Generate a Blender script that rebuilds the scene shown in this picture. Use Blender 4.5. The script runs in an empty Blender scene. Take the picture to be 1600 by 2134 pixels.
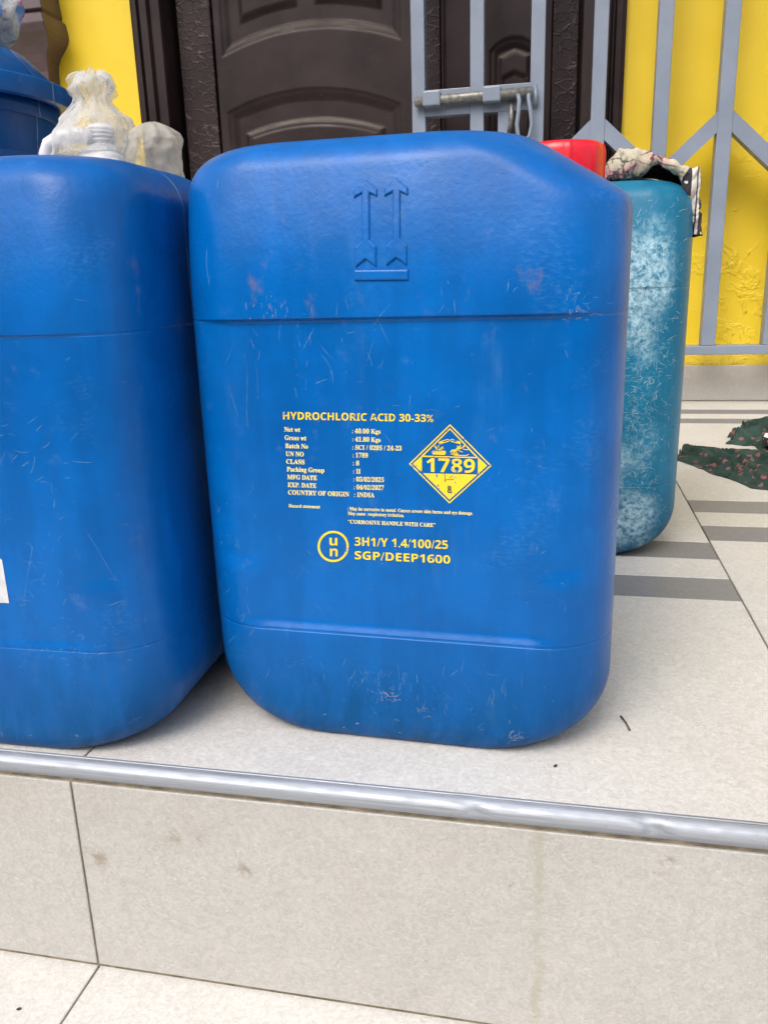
import bpy, bmesh, math, random
import numpy as np
from mathutils import Vector, Matrix, noise as mnoise

random.seed(7)
sc = bpy.context.scene
COL = sc.collection
PI = math.pi

# ------------------------------------------------------------------ camera
# world: X right along the step, Y into the porch, Z up, porch tiles at z = 0
R = np.array([[0.97893598, 0.20207525, -0.02915365],
              [0.02797049, -0.2741843, -0.96127032],
              [-0.20224241, 0.94020666, -0.27406103]])      # world -> camera (x right, y down, z forward)
FPX = 1713.88                                               # focal length in photograph pixels (1600 wide)
CAM = np.array([0.0, 0.0, 0.38])
cd = bpy.data.cameras.new('camera')
cam = bpy.data.objects.new('camera', cd)
COL.objects.link(cam)
m3 = Matrix([[R[0][i], -R[1][i], -R[2][i]] for i in range(3)])
cam.matrix_world = Matrix.Translation(Vector(CAM)) @ m3.to_4x4()
cd.sensor_fit = 'HORIZONTAL'
cd.sensor_width = 36.0
cd.lens = FPX / 1600 * 36.0
cd.clip_start = 0.02
cd.clip_end = 500
sc.camera = cam

# ------------------------------------------------------------------ sky, sun, exposure
SUN_AZ, SUN_EL = math.radians(197), math.radians(50)
w = bpy.data.worlds.new('World')
sc.world = w
w.use_nodes = True
nt = w.node_tree
bg = nt.nodes['Background']
sky = nt.nodes.new('ShaderNodeTexSky')
sky.sky_type = 'NISHITA'
sky.sun_disc = False
sky.sun_elevation = SUN_EL
sky.sun_rotation = SUN_AZ
sky.dust_density = 4.0
sky.air_density = 1.0
sky.ozone_density = 1.0
hs = nt.nodes.new('ShaderNodeHueSaturation')      # thin cloud: paler than a clear sky
hs.inputs['Saturation'].default_value = 0.5
nt.links.new(sky.outputs[0], hs.inputs['Color'])
nt.links.new(hs.outputs[0], bg.inputs[0])
bg.inputs[1].default_value = 0.15
sd = bpy.data.lights.new('sun', 'SUN')
sd.energy = 0.7
sd.angle = math.radians(28)
sd.color = (1.0, 0.95, 0.88)
sun = bpy.data.objects.new('sun', sd)
COL.objects.link(sun)
tosun = Vector((math.sin(SUN_AZ) * math.cos(SUN_EL), math.cos(SUN_AZ) * math.cos(SUN_EL), math.sin(SUN_EL)))
sun.rotation_euler = tosun.to_track_quat('Z', 'Y').to_euler()
sc.view_settings.view_transform = 'Standard'
sc.view_settings.look = 'None'
sc.view_settings.gamma = 1.0
sc.view_settings.exposure = 0.9


# ------------------------------------------------------------------ helpers
def ray(u, v):
    return R.T @ np.array([(u - 800) / FPX, (v - 1067) / FPX, 1.0])


def at(u, v, y):
    """photo pixel -> point on the upright plane at depth y"""
    d = ray(u, v)
    return CAM + d * (y / d[1])


def atz(u, v, z):
    d = ray(u, v)
    return CAM + d * ((z - CAM[2]) / d[2])


def smooth(me):
    me.polygons.foreach_set('use_smooth', [True] * len(me.polygons))


def obj(name, me, mat=None, parent=None, loc=(0, 0, 0), rot=(0, 0, 0)):
    o = bpy.data.objects.new(name, me)
    COL.objects.link(o)
    o.location = loc
    o.rotation_euler = rot
    if parent is not None:
        o.parent = parent
    if mat is not None and me is not None and not me.materials:
        me.materials.append(mat)
    return o


def pyd(name, V, F, sm=False):
    me = bpy.data.meshes.new(name)
    me.from_pydata([tuple(map(float, v)) for v in V], [], [tuple(map(int, f)) for f in F])
    me.update()
    if sm:
        smooth(me)
    return me


def tag(o, label, cat, group=None):
    o['label'] = label
    o['category'] = cat
    if group:
        o['group'] = group
    return o


def struct(o):
    o['kind'] = 'structure'
    return o


def empty(name, loc=(0, 0, 0), rotz=0):
    o = bpy.data.objects.new(name, None)
    COL.objects.link(o)
    o.location = loc
    o.rotation_euler = (0, 0, rotz)
    o.empty_display_size = 0.05
    return o


def box_me(name, x0, x1, y0, y1, z0, z1, bev=0.0, seg=2):
    bm = bmesh.new()
    bmesh.ops.create_cube(bm, size=1)
    for v in bm.verts:
        v.co = Vector((x0 + (v.co.x + .5) * (x1 - x0), y0 + (v.co.y + .5) * (y1 - y0), z0 + (v.co.z + .5) * (z1 - z0)))
    if bev:
        bmesh.ops.bevel(bm, geom=bm.edges[:] + bm.verts[:], offset=bev, segments=seg, profile=0.5, affect='EDGES')
    me = bpy.data.meshes.new(name)
    bm.to_mesh(me)
    bm.free()
    return me


def boxes_me(name, lst):
    V, F = [], []
    for (x0, x1, y0, y1, z0, z1) in lst:
        b = len(V)
        V += [(x0, y0, z0), (x1, y0, z0), (x1, y1, z0), (x0, y1, z0), (x0, y0, z1), (x1, y0, z1), (x1, y1, z1), (x0, y1, z1)]
        F += [tuple(b + i for i in f) for f in ((3, 2, 1, 0), (4, 5, 6, 7), (0, 1, 5, 4), (1, 2, 6, 5), (2, 3, 7, 6), (3, 0, 4, 7))]
    return pyd(name, V, F)


def tube_me(name, path, rad, n=12, closed=False, sx=1.0):
    path = [Vector(p) for p in path]
    N = len(path)
    rads = rad if isinstance(rad, (list, tuple)) else [rad] * N
    V, F = [], []
    up = Vector((0, 0, 1))
    prev = None
    for i, p in enumerate(path):
        if closed:
            t = path[(i + 1) % N] - path[i - 1]
        else:
            t = path[min(i + 1, N - 1)] - path[max(i - 1, 0)]
        t.normalize()
        if prev is None:
            a = t.cross(up if abs(t.z) < .9 else Vector((1, 0, 0))).normalized()
        else:
            a = (prev - t * prev.dot(t)).normalized()
        prev = a
        b = t.cross(a)
        for k in range(n):
            an = 2 * PI * k / n
            V.append(p + a * (math.cos(an) * rads[i] * sx) + b * (math.sin(an) * rads[i]))
    for i in range(N if closed else N - 1):
        j = (i + 1) % N
        for k in range(n):
            l = (k + 1) % n
            F.append((i * n + k, i * n + l, j * n + l, j * n + k))
    if not closed:
        F.append(tuple(range(n))[::-1])
        F.append(tuple((N - 1) * n + k for k in range(n)))
    return pyd(name, V, F, True)


def lathe_me(name, prof, n=64, rib=None):
    V, F = [], []
    for (r, z) in prof:
        for k in range(n):
            a = 2 * PI * k / n
            rr = r * (1 + (rib(a, z) if rib else 0))
            V.append((rr * math.cos(a), rr * math.sin(a), z))
    for i in range(len(prof) - 1):
        for k in range(n):
            l = (k + 1) % n
            F.append((i * n + k, i * n + l, (i + 1) * n + l, (i + 1) * n + k))
    if prof[0][0] > 1e-4:
        F.append(tuple(range(n))[::-1])
    if prof[-1][0] > 1e-4:
        F.append(tuple((len(prof) - 1) * n + k for k in range(n)))
    me = pyd(name, V, F, True)
    return me


def autosmooth(me, ang=35):
    bm = bmesh.new()
    bm.from_mesh(me)
    for e in bm.edges:
        if len(e.link_faces) == 2:
            e.smooth = e.calc_face_angle(0) < math.radians(ang)
    bm.to_mesh(me)
    bm.free()
    return me


def sstep(a, b, x):
    t = min(1.0, max(0.0, (x - a) / (b - a)))
    return t * t * (3 - 2 * t)


def fbm(p, o=3):
    return mnoise.fractal(Vector(p), 1.0, 2.0, o)


# ------------------------------------------------------------------ material tools
class Mat:
    def __init__(self, name, rough=.5, spec=.5, metal=0.0):
        self.m = bpy.data.materials.new(name)
        self.m.use_nodes = True
        self.t = self.m.node_tree
        self.b = self.t.nodes['Principled BSDF']
        self.b.inputs['Roughness'].default_value = rough
        self.b.inputs['Specular IOR Level'].default_value = spec
        self.b.inputs['Metallic'].default_value = metal

    def n(self, ty, **kw):
        nd = self.t.nodes.new('ShaderNode' + ty)
        for k, v in kw.items():
            setattr(nd, k, v)
        return nd

    def put(self, sock, v):
        if hasattr(v, 'is_output'):
            self.t.links.new(v, sock)
        elif isinstance(v, (tuple, list)):
            sock.default_value = (*v, 1.0) if len(v) == 3 and sock.type == 'RGBA' else tuple(v)
        else:
            sock.default_value = v

    def coord(self, kind='Object'):
        if kind == 'World':
            return self.n('NewGeometry').outputs['Position']
        return self.n('TexCoord').outputs[kind]

    def sep(self, v):
        s = self.n('SeparateXYZ')
        self.put(s.inputs[0], v)
        return s.outputs

    def comb(self, x=0, y=0, z=0):
        s = self.n('CombineXYZ')
        for i, a in enumerate((x, y, z)):
            self.put(s.inputs[i], a)
        return s.outputs[0]

    def mapn(self, v, scale=(1, 1, 1), rot=(0, 0, 0), loc=(0, 0, 0)):
        s = self.n('Mapping')
        self.put(s.inputs[0], v)
        s.inputs['Location'].default_value = loc
        s.inputs['Rotation'].default_value = rot
        s.inputs['Scale'].default_value = scale
        return s.outputs[0]

    def noise(self, v, scale, detail=3, rough=.5, dist=0.0, out='Fac', dim='3D'):
        s = self.n('TexNoise', noise_dimensions=dim)
        self.put(s.inputs['Vector'], v)
        s.inputs['Scale'].default_value = scale
        s.inputs['Detail'].default_value = detail
        s.inputs['Roughness'].default_value = rough
        s.inputs['Distortion'].default_value = dist
        return s.outputs[out]

    def vor(self, v, scale, feature='F1', dim='3D', out='Distance', rnd=1.0):
        s = self.n('TexVoronoi', feature=feature, voronoi_dimensions=dim)
        self.put(s.inputs['Vector'], v)
        s.inputs['Scale'].default_value = scale
        s.inputs['Randomness'].default_value = rnd
        return s.outputs[out] if out else s

    def ma(self, op, a, b=0.0, c=0.0, clamp=False):
        s = self.n('Math', operation=op, use_clamp=clamp)
        self.put(s.inputs[0], a)
        self.put(s.inputs[1], b)
        self.put(s.inputs[2], c)
        return s.outputs[0]

    def vadd(self, a, b, op='ADD'):
        s = self.n('VectorMath', operation=op)
        self.put(s.inputs[0], a)
        self.put(s.inputs[1], b)
        return s.outputs[0]

    def vscale(self, a, k):
        s = self.n('VectorMath', operation='SCALE')
        self.put(s.inputs[0], a)
        self.put(s.inputs['Scale'], k)
        return s.outputs[0]

    def rng(self, x, a, b, c=0.0, d=1.0, smooth=True):
        s = self.n('MapRange', interpolation_type='SMOOTHSTEP' if smooth else 'LINEAR')
        self.put(s.inputs[0], x)
        for i, v in enumerate((a, b, c, d)):
            self.put(s.inputs[i + 1], v)
        return s.outputs[0]

    def mix(self, f, a, b, mode='MIX'):
        s = self.n('Mix', data_type='RGBA', blend_type=mode)
        self.put(s.inputs[0], f)
        self.put(s.inputs[6], a)
        self.put(s.inputs[7], b)
        return s.outputs[2]

    def bump(self, h, dist=.001, strength=1.0, normal=None):
        s = self.n('Bump')
        s.inputs['Strength'].default_value = strength
        s.inputs['Distance'].default_value = dist
        self.put(s.inputs['Height'], h)
        if normal is not None:
            self.put(s.inputs['Normal'], normal)
        return s.outputs[0]

    def out(self, base=None, rough=None, normal=None):
        if base is not None:
            self.put(self.b.inputs['Base Color'], base)
        if rough is not None:
            self.put(self.b.inputs['Roughness'], rough)
        if normal is not None:
            self.put(self.b.inputs['Normal'], normal)
        return self.m

    def dash(self, v2, ang, cells, aspect, thr, keep, wob=.004, seed=0.0):
        """short thin marks (scratches) laid in direction ang on the 2D coordinate v2"""
        nz = self.n('TexNoise', noise_dimensions='2D')
        self.put(nz.inputs['Vector'], self.vadd(v2, (seed, seed * 1.7, 0)))
        nz.inputs['Scale'].default_value = 25
        nz.inputs['Detail'].default_value = 1
        d = self.vscale(self.vadd(nz.outputs['Color'], (.5, .5, .5), 'SUBTRACT'), wob)
        p = self.vadd(v2, d)
        p = self.mapn(p, rot=(0, 0, ang), loc=(seed, seed * .37, 0))
        p = self.mapn(p, scale=(cells, cells * aspect, 1))
        vo = self.vor(p, 1.0, dim='2D', out=None)
        a = self.rng(vo.outputs['Distance'], thr, thr * .45)
        c = self.sep(vo.outputs['Color'])
        k = self.ma('GREATER_THAN', c[0], 1 - keep)
        return self.ma('MULTIPLY', self.ma('MULTIPLY', a, k), self.rng(c[1], 0, 1, .35, 1.0))


def plastic_can(name, base, deep, scuff=0.35, scuffmask=None, scuffcol=(.45, .62, .78), seed=0.0):
    M = Mat(name, .36, .38)
    P = M.coord('Object')
    s = M.sep(P)
    v2 = M.comb(M.ma('ADD', s[0], M.ma('MULTIPLY', s[1], .93)), s[2], 0)
    v2 = M.vadd(v2, (seed, seed * .6, 0))
    big = M.noise(P, 7, 3)
    col = M.mix(M.rng(big, .35, .7), base, deep)
    # uneven tone: blotches and long vertical streaks
    bl = M.noise(M.vadd(P, (seed, seed, 1)), 19, 5, .65)
    stv = M.noise(M.mapn(v2, scale=(34, 3, 1)), 1.0, 4, .6)
    tone = M.ma('ADD', M.ma('MULTIPLY', M.rng(bl, .3, .7), .5), M.ma('MULTIPLY', M.rng(stv, .3, .7), .5))
    col = M.mix(M.rng(tone, .25, .8, .32, 0.0), col, tuple(c * .62 for c in deep))
    # rubbed dusty patches, vertical drag marks
    drag = M.noise(M.mapn(v2, scale=(60, 5, 1)), 1.0, 4, .6)
    patch = M.noise(M.vadd(P, (seed, 3, seed)), 9, 4, .6)
    dust = M.ma('MULTIPLY', M.rng(drag, .5, .85), M.rng(patch, .52, .75))
    col = M.mix(M.ma('MULTIPLY', dust, .40), col, (.16, .34, .52))
    fine = M.noise(M.vadd(P, (seed, 0, 0)), 45, 6, .7)
    col = M.mix(M.ma('MULTIPLY', M.rng(fine, .58, .8), .10), col, (.35, .45, .55))
    rub = M.ma('MULTIPLY', M.rng(M.noise(M.vadd(P, (5, seed, 2)), 13, 4, .6), .58, .72), M.rng(M.noise(M.mapn(v2, scale=(150, 420, 1), rot=(0, 0, .5)), 1.0, 4, .7), .45, .72))
    col = M.mix(M.ma('MULTIPLY', rub, .16), col, (.16, .38, .60))
    # brown rub marks near the upper step of the body
    zc = M.ma('ABSOLUTE', M.ma('SUBTRACT', s[2], .372))
    br = M.ma('MULTIPLY', M.rng(M.noise(M.mapn(v2, scale=(30, 18, 1)), 1.0, 4, .65), .60, .78), M.rng(zc, .045, .005))
    col = M.mix(M.ma('MULTIPLY', br, .55), col, (.22, .15, .12))
    # grime at the foot, with the shade of the lower body painted in
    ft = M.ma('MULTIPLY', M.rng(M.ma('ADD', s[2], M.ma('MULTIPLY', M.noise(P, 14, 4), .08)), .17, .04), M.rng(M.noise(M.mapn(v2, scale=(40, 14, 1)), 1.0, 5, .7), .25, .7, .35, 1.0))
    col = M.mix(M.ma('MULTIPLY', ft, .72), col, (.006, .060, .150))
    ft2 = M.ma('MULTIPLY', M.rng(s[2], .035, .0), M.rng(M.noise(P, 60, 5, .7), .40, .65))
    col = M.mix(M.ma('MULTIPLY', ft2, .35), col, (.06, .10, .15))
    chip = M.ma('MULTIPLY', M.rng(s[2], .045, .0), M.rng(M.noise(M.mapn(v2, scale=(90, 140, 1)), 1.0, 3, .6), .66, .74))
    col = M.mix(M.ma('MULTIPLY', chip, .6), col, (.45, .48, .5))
    if scuffmask:
        mk = scuffmask(M, s, P)
        hz = M.ma('MULTIPLY', M.rng(M.noise(P, 130, 6, .75), .34, .66), M.rng(mk, .15, .95))
        col = M.mix(M.ma('MULTIPLY', hz, .85), col, (.48, .68, .74))
    # moulding seam along the narrow sides, whitened by knocks
    ay = M.ma('ABSOLUTE', M.ma('ADD', s[1], M.ma('MULTIPLY', M.ma('SUBTRACT', M.noise(P, 30, 2), .5), .0012)))
    seam = M.rng(ay, .0011, .0004)
    col = M.mix(M.ma('MULTIPLY', seam, M.rng(M.noise(P, 22, 3), .35, .65, .05, .7)), col, (.42, .55, .66))
    h = M.ma('ADD', M.ma('MULTIPLY', M.noise(P, 260, 3, .55), .25), M.ma('MULTIPLY', M.noise(P, 24, 2), .9))
    h = M.ma('ADD', h, M.ma('MULTIPLY', seam, .8))
    cr = M.rng(M.ma('ABSOLUTE', M.ma('SUBTRACT', s[2], .3508)), .0014, .0004)
    cr2 = M.rng(M.ma('ABSOLUTE', M.ma('SUBTRACT', s[2], .101)), .0014, .0004)
    h = M.ma('SUBTRACT', h, M.ma('MULTIPLY', M.ma('ADD', cr, cr2), .5))
    nrm = M.bump(h, .0011, .75)
    rg = M.rng(M.noise(P, 12, 4), .3, .7, .27, .38)
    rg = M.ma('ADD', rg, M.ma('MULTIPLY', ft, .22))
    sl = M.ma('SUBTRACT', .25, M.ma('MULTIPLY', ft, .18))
    M.put(M.b.inputs['Specular IOR Level'], sl)
    return M.out(col, rg, nrm)


def simple(name, col, rough=.5, spec=.5, metal=0.0, var=.12, vs=20, bs=300, bd=.0003):
    M = Mat(name, rough, spec, metal)
    P = M.coord('Object')
    f = M.rng(M.noise(P, vs, 5, .6), .3, .7)
    dk = tuple(c * (1 - var) for c in col)
    lt = tuple(min(1, c * (1 + var * .6)) for c in col)
    c = M.mix(f, dk, lt)
    nrm = M.bump(M.noise(P, bs, 3), bd, .6)
    return M.out(c, M.rng(M.noise(P, vs * 1.7, 4), .3, .7, rough * .85, min(1, rough * 1.15)), nrm)


def stone_tile(name, lo, hi, stain=0.0, spots=False):
    M = Mat(name, .42, .45)
    P = M.coord('World')
    ri = M.n('ObjectInfo').outputs['Random']
    P = M.vadd(P, M.comb(M.ma('MULTIPLY', ri, 7.0), M.ma('MULTIPLY', ri, 3.0), M.ma('MULTIPLY', ri, 5.0)))
    a = M.noise(P, 105, 5, .68, 1.8)
    b = M.noise(P, 290, 4, .7, 1.5)
    c = M.noise(P, 5, 4, .6, .6)
    f = M.ma('ADD', M.ma('MULTIPLY', M.rng(a, .32, .68), .48), M.ma('ADD', M.ma('MULTIPLY', M.rng(b, .34, .66), .34), M.ma('MULTIPLY', M.rng(c, .3, .7), .18)))
    col = M.mix(f, lo, hi)
    # pale short fibres and dark hairline flecks
    fb = M.rng(M.noise(M.mapn(P, scale=(110, 240, 240), rot=(.6, .2, .4)), 1.0, 3, .6, 2.5), .58, .68)
    col = M.mix(M.ma('MULTIPLY', fb, .55), col, tuple(min(.85, x * 1.17) for x in hi))
    fl = M.ma('MULTIPLY', M.rng(M.noise(M.mapn(P, scale=(170, 300, 300), rot=(.5, .4, .9)), 1.0, 3, .6, 2.2), .645, .70), M.rng(M.noise(P, 16, 3), .42, .62))
    col = M.mix(M.ma('MULTIPLY', fl, .5), col, (.22, .20, .18))
    col = M.mix(M.rng(ri, 0, 1, 0, .10), col, (.42, .40, .36))
    # dirt
    dt = M.rng(M.noise(P, 3.2, 5, .65), .56, .8)
    col = M.mix(M.ma('MULTIPLY', dt, .22 + stain), col, (.33, .29, .22))
    if spots:
        W = M.coord('World')
        s = M.sep(W)
        # brown splashes and one old run-down streak on the riser
        wob = M.ma('MULTIPLY', M.ma('SUBTRACT', M.noise(W, 40, 3), .5), .012)
        sx = M.ma('ABSOLUTE', M.ma('ADD', M.ma('SUBTRACT', s[0], float(at(1124, 1850, .536)[0])), wob))
        st = M.ma('MULTIPLY', M.rng(sx, .006, .001), M.rng(M.noise(W, 26, 4), .3, .6))
        col = M.mix(M.ma('MULTIPLY', st, .38), col, (.30, .29, .17))
        for (u, v, rr) in ((365, 1742, .012), (420, 1748, .008), (205, 1785, .016), (512, 1812, .010), (1067, 1806, .004), (1067, 1838, .0045), (1394, 1800, .012)):
            p = at(u, v, .536)
            dd = M.n('VectorMath', operation='DISTANCE')
            M.put(dd.inputs[0], M.vadd(W, M.vscale(M.noise(W, 130, 3, out='Color'), .012)))
            dd.inputs[1].default_value = (p[0] + .006, p[1] + .006, p[2] + .006)
            k = M.ma('MULTIPLY', M.rng(dd.outputs['Value'], rr, rr * .3), M.rng(M.noise(W, 90, 5, .65), .40, .62))
            col = M.mix(M.ma('MULTIPLY', k, .7), col, (.24, .18, .11))
    h = M.ma('ADD', M.ma('MULTIPLY', a, .8), M.ma('MULTIPLY', b, .4))
    return M.out(col, M.rng(c, .3, .7, .38, .52), M.bump(h, .0006, .7))


MAT = {}
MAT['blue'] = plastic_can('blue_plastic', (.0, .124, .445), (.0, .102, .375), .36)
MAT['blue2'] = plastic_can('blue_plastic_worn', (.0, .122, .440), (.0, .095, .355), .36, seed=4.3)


def tealmask(M, s, P):
    x = M.rng(M.ma('ABSOLUTE', M.ma('SUBTRACT', s[0], -.108)), .060, .008)
    top = M.rng(M.ma('ABSOLUTE', M.ma('SUBTRACT', s[2], .365)), .085, .01, 0, .9)
    low = M.rng(M.ma('ABSOLUTE', M.ma('SUBTRACT', s[2], .055)), .05, .01, 0, .7)
    k = M.ma('ADD', M.rng(M.noise(P, 16, 4), .35, .7, .05, .65), M.ma('ADD', top, low))
    return M.ma('MULTIPLY', x, k, clamp=True)


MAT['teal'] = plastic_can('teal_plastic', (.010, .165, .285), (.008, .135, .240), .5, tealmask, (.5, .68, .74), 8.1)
MAT['red'] = simple('red_cap_plastic', (.72, .006, .022), .33, .5, var=.06)
MAT['tile'] = stone_tile('beige_floor_tile', (.455, .435, .40), (.665, .645, .61))
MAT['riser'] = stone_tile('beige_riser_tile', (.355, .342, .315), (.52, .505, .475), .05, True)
MAT['dark_tile'] = stone_tile('grey_stripe_tile', (.155, .155, .163), (.235, .235, .245))
MAT['skirt'] = stone_tile('grey_skirting_tile', (.40, .37, .33), (.52, .485, .44), .05)
MAT['mortar'] = simple('mortar', (.30, .25, .18), .9, .2, var=.4, vs=60, bs=200, bd=.002)


def m_alu():
    M = Mat('worn_aluminium', .5, .5, .6)
    P = M.coord('World')
    st = M.noise(M.mapn(P, scale=(3, 400, 400)), 1.0, 3)
    sp = M.rng(M.noise(P, 190, 4, .7), .62, .72)
    c = M.mix(M.rng(st, .3, .7), (.30, .322, .355), (.41, .432, .47))
    c = M.mix(M.ma('MULTIPLY', sp, .5), c, (.25, .24, .22))
    h = M.ma('ADD', M.noise(P, 60, 3), M.ma('MULTIPLY', st, .4))
    return M.out(c, M.rng(M.noise(P, 45, 4), .3, .7, .46, .62), M.bump(h, .0008, .6))


MAT['alu'] = m_alu()


def m_wall():
    M = Mat('yellow_wall_paint', .48, .4)
    P = M.coord('World')
    s = M.sep(P)
    c = M.mix(M.rng(M.noise(P, 3.5, 5, .6), .3, .7), (.73, .505, .018), (.79, .565, .028))
    c = M.mix(M.ma('MULTIPLY', M.rng(M.noise(P, 30, 5, .7), .62, .75), .25), c, (.55, .38, .03))
    # dusty at the foot, bubbled damp paint low on the right
    ft = M.ma('MULTIPLY', M.rng(M.ma('ADD', s[2], M.ma('MULTIPLY', M.noise(P, 9, 4), .05)), .20, .10), .35)
    c = M.mix(ft, c, (.42, .33, .12))
    damp = M.ma('MULTIPLY', M.rng(s[2], .85, .45), M.rng(s[0], .25, .5))
    bl = M.rng(M.noise(P, 11, 4, .6, .5), .50, .62)
    cr = M.rng(M.noise(P, 26, 5, .65, 1.2), .52, .58)
    h = M.ma('MULTIPLY', damp, M.ma('ADD', bl, M.ma('MULTIPLY', M.ma('MULTIPLY', cr, bl), .6)))
    h = M.ma('ADD', M.ma('MULTIPLY', h, 1.0), M.ma('MULTIPLY', M.noise(P, 90, 4), .10))
    h = M.ma('ADD', h, M.ma('MULTIPLY', M.noise(P, 6, 2), .3))
    return M.out(c, M.rng(M.noise(P, 8, 3), .3, .7, .42, .55), M.bump(h, .0035, .8))


MAT['wall'] = m_wall()


def m_door(name, crackle=False):
    M = Mat(name, .38, .22)
    P = M.coord('World')
    c = M.mix(M.rng(M.noise(P, 6, 5, .65), .3, .7), (.017, .0095, .0098), (.032, .0190, .0190))
    dust = M.ma('MULTIPLY', M.rng(M.noise(P, 10, 6, .75), .50, .78), .5)
    c = M.mix(M.ma('MULTIPLY', dust, .4), c, (.060, .045, .044))
    sp = M.rng(M.noise(P, 130, 4, .7), .67, .74)
    c = M.mix(M.ma('MULTIPLY', sp, .5), c, (.26, .24, .22))
    # dust lies on faces that look up
    nz = M.sep(M.n('NewGeometry').outputs['Normal'])[2]
    c = M.mix(M.ma('MULTIPLY', M.rng(nz, .25, .8), M.rng(M.noise(P, 14, 4), .3, .6, .35, .6)), c, (.27, .235, .19))
    h = M.ma('MULTIPLY', M.noise(P, 150, 4), .06)
    if crackle:
        q = M.vadd(P, M.vscale(M.noise(P, 40, 2, out='Color'), .02))
        v = M.vor(M.mapn(q, scale=(30, 1, 44)), 1.0, 'DISTANCE_TO_EDGE')
        rd = M.rng(v, .10, .01)
        gate = M.rng(M.noise(P, 38, 2), .38, .52)
        rd = M.ma('MULTIPLY', rd, gate)
        h = M.ma('ADD', h, rd)
        c = M.mix(M.ma('MULTIPLY', rd, .30), c, (.10, .08, .085))
    return M.out(c, M.rng(M.noise(P, 9, 4), .3, .7, .38, .55), M.bump(h, .0018, .9))


MAT['door'] = m_door('brown_steel_door')
MAT['crackle'] = m_door('brown_steel_crackle', True)
MAT['brown'] = simple('brown_gloss_paint', (.092, .058, .060), .35, .5, var=.2, vs=12)


def m_gate():
    M = Mat('blue_grey_gate_paint', .36, .5)
    P = M.coord('World')
    c = M.mix(M.rng(M.noise(P, 8, 5), .3, .7), (.185, .218, .278), (.22, .255, .322))
    ch = M.rng(M.noise(P, 70, 5, .7), .68, .74)
    c = M.mix(M.ma('MULTIPLY', ch, .5), c, (.10, .10, .11))
    dr = M.rng(M.noise(P, 24, 4), .58, .8)
    c = M.mix(M.ma('MULTIPLY', dr, .25), c, (.2, .21, .23))
    return M.out(c, M.rng(M.noise(P, 20, 4), .3, .7, .30, .45), M.bump(M.noise(P, 120, 4), .0008, .6))


MAT['gate'] = m_gate()
MAT['bolt'] = simple('worn_bolt_steel', (.21, .205, .19), .45, .5, .3, var=.45, vs=90)


def m_print(name, col, wear=.6):
    M = Mat(name, .42, .45)
    P = M.coord('Object')
    c = M.mix(M.rng(M.noise(P, 60, 4), .3, .7), col, tuple(min(1, x * 1.08) for x in col))
    wr = M.rng(M.noise(P, 260, 5, .7), wear, wear + .05)
    c = M.mix(wr, c, (.06, .16, .40))
    return M.out(c, None, M.bump(M.noise(P, 300, 2), .0003, .5))


MAT['print'] = m_print('yellow_print', (.80, .60, .03), .590)
MAT['print_fine'] = m_print('pale_yellow_print', (.86, .74, .25), .66)
MAT['print_dark'] = simple('dark_print', (.03, .04, .07), .45)
MAT['sticker'] = simple('white_sticker', (.62, .63, .66), .5, var=.15, vs=60)
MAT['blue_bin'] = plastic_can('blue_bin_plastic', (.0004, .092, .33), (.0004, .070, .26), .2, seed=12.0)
MAT['white_plastic'] = simple('white_plastic', (.68, .68, .69), .3, .5, var=.04)
MAT['twig'] = simple('dark_twig', (.10, .08, .06), .8)
MAT['crumb'] = simple('dark_crumb', (.05, .04, .035), .9)


def m_bag(name, col, op, rough=.22, bd=.003):
    M = Mat(name, rough, .6)
    P = M.coord('World')
    M.out(col, None, M.bump(M.ma('ADD', M.noise(P, 45, 4, .6, 1.5), M.ma('MULTIPLY', M.noise(P, 140, 3, .6, 2), .3)), bd, 1.0))
    t = M.t
    tr = M.n('BsdfTransparent')
    tl = M.n('BsdfTranslucent')
    tl.inputs[0].default_value = (*col, 1)
    m1 = M.n('MixShader')
    m1.inputs[0].default_value = .45
    t.links.new(M.b.outputs[0], m1.inputs[1])
    t.links.new(tl.outputs[0], m1.inputs[2])
    m2 = M.n('MixShader')
    lw = M.n('LayerWeight')
    lw.inputs[0].default_value = .45
    f = M.ma('ADD', M.ma('MULTIPLY', lw.outputs['Facing'], .55), M.ma('ADD', M.rng(M.noise(P, 30, 4), .35, .65, -.12, .12), op), clamp=True)
    t.links.new(f, m2.inputs[0])
    t.links.new(tr.outputs[0], m2.inputs[1])
    t.links.new(m1.outputs[0], m2.inputs[2])
    t.links.new(m2.outputs[0], t.nodes['Material Output'].inputs[0])
    return M.m


MAT['bag_clear'] = m_bag('clear_polythene', (.80, .80, .79), .19, .14)
MAT['bag_cloudy'] = m_bag('cloudy_polythene', (.66, .63, .56), .42, .16, .002)


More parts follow.
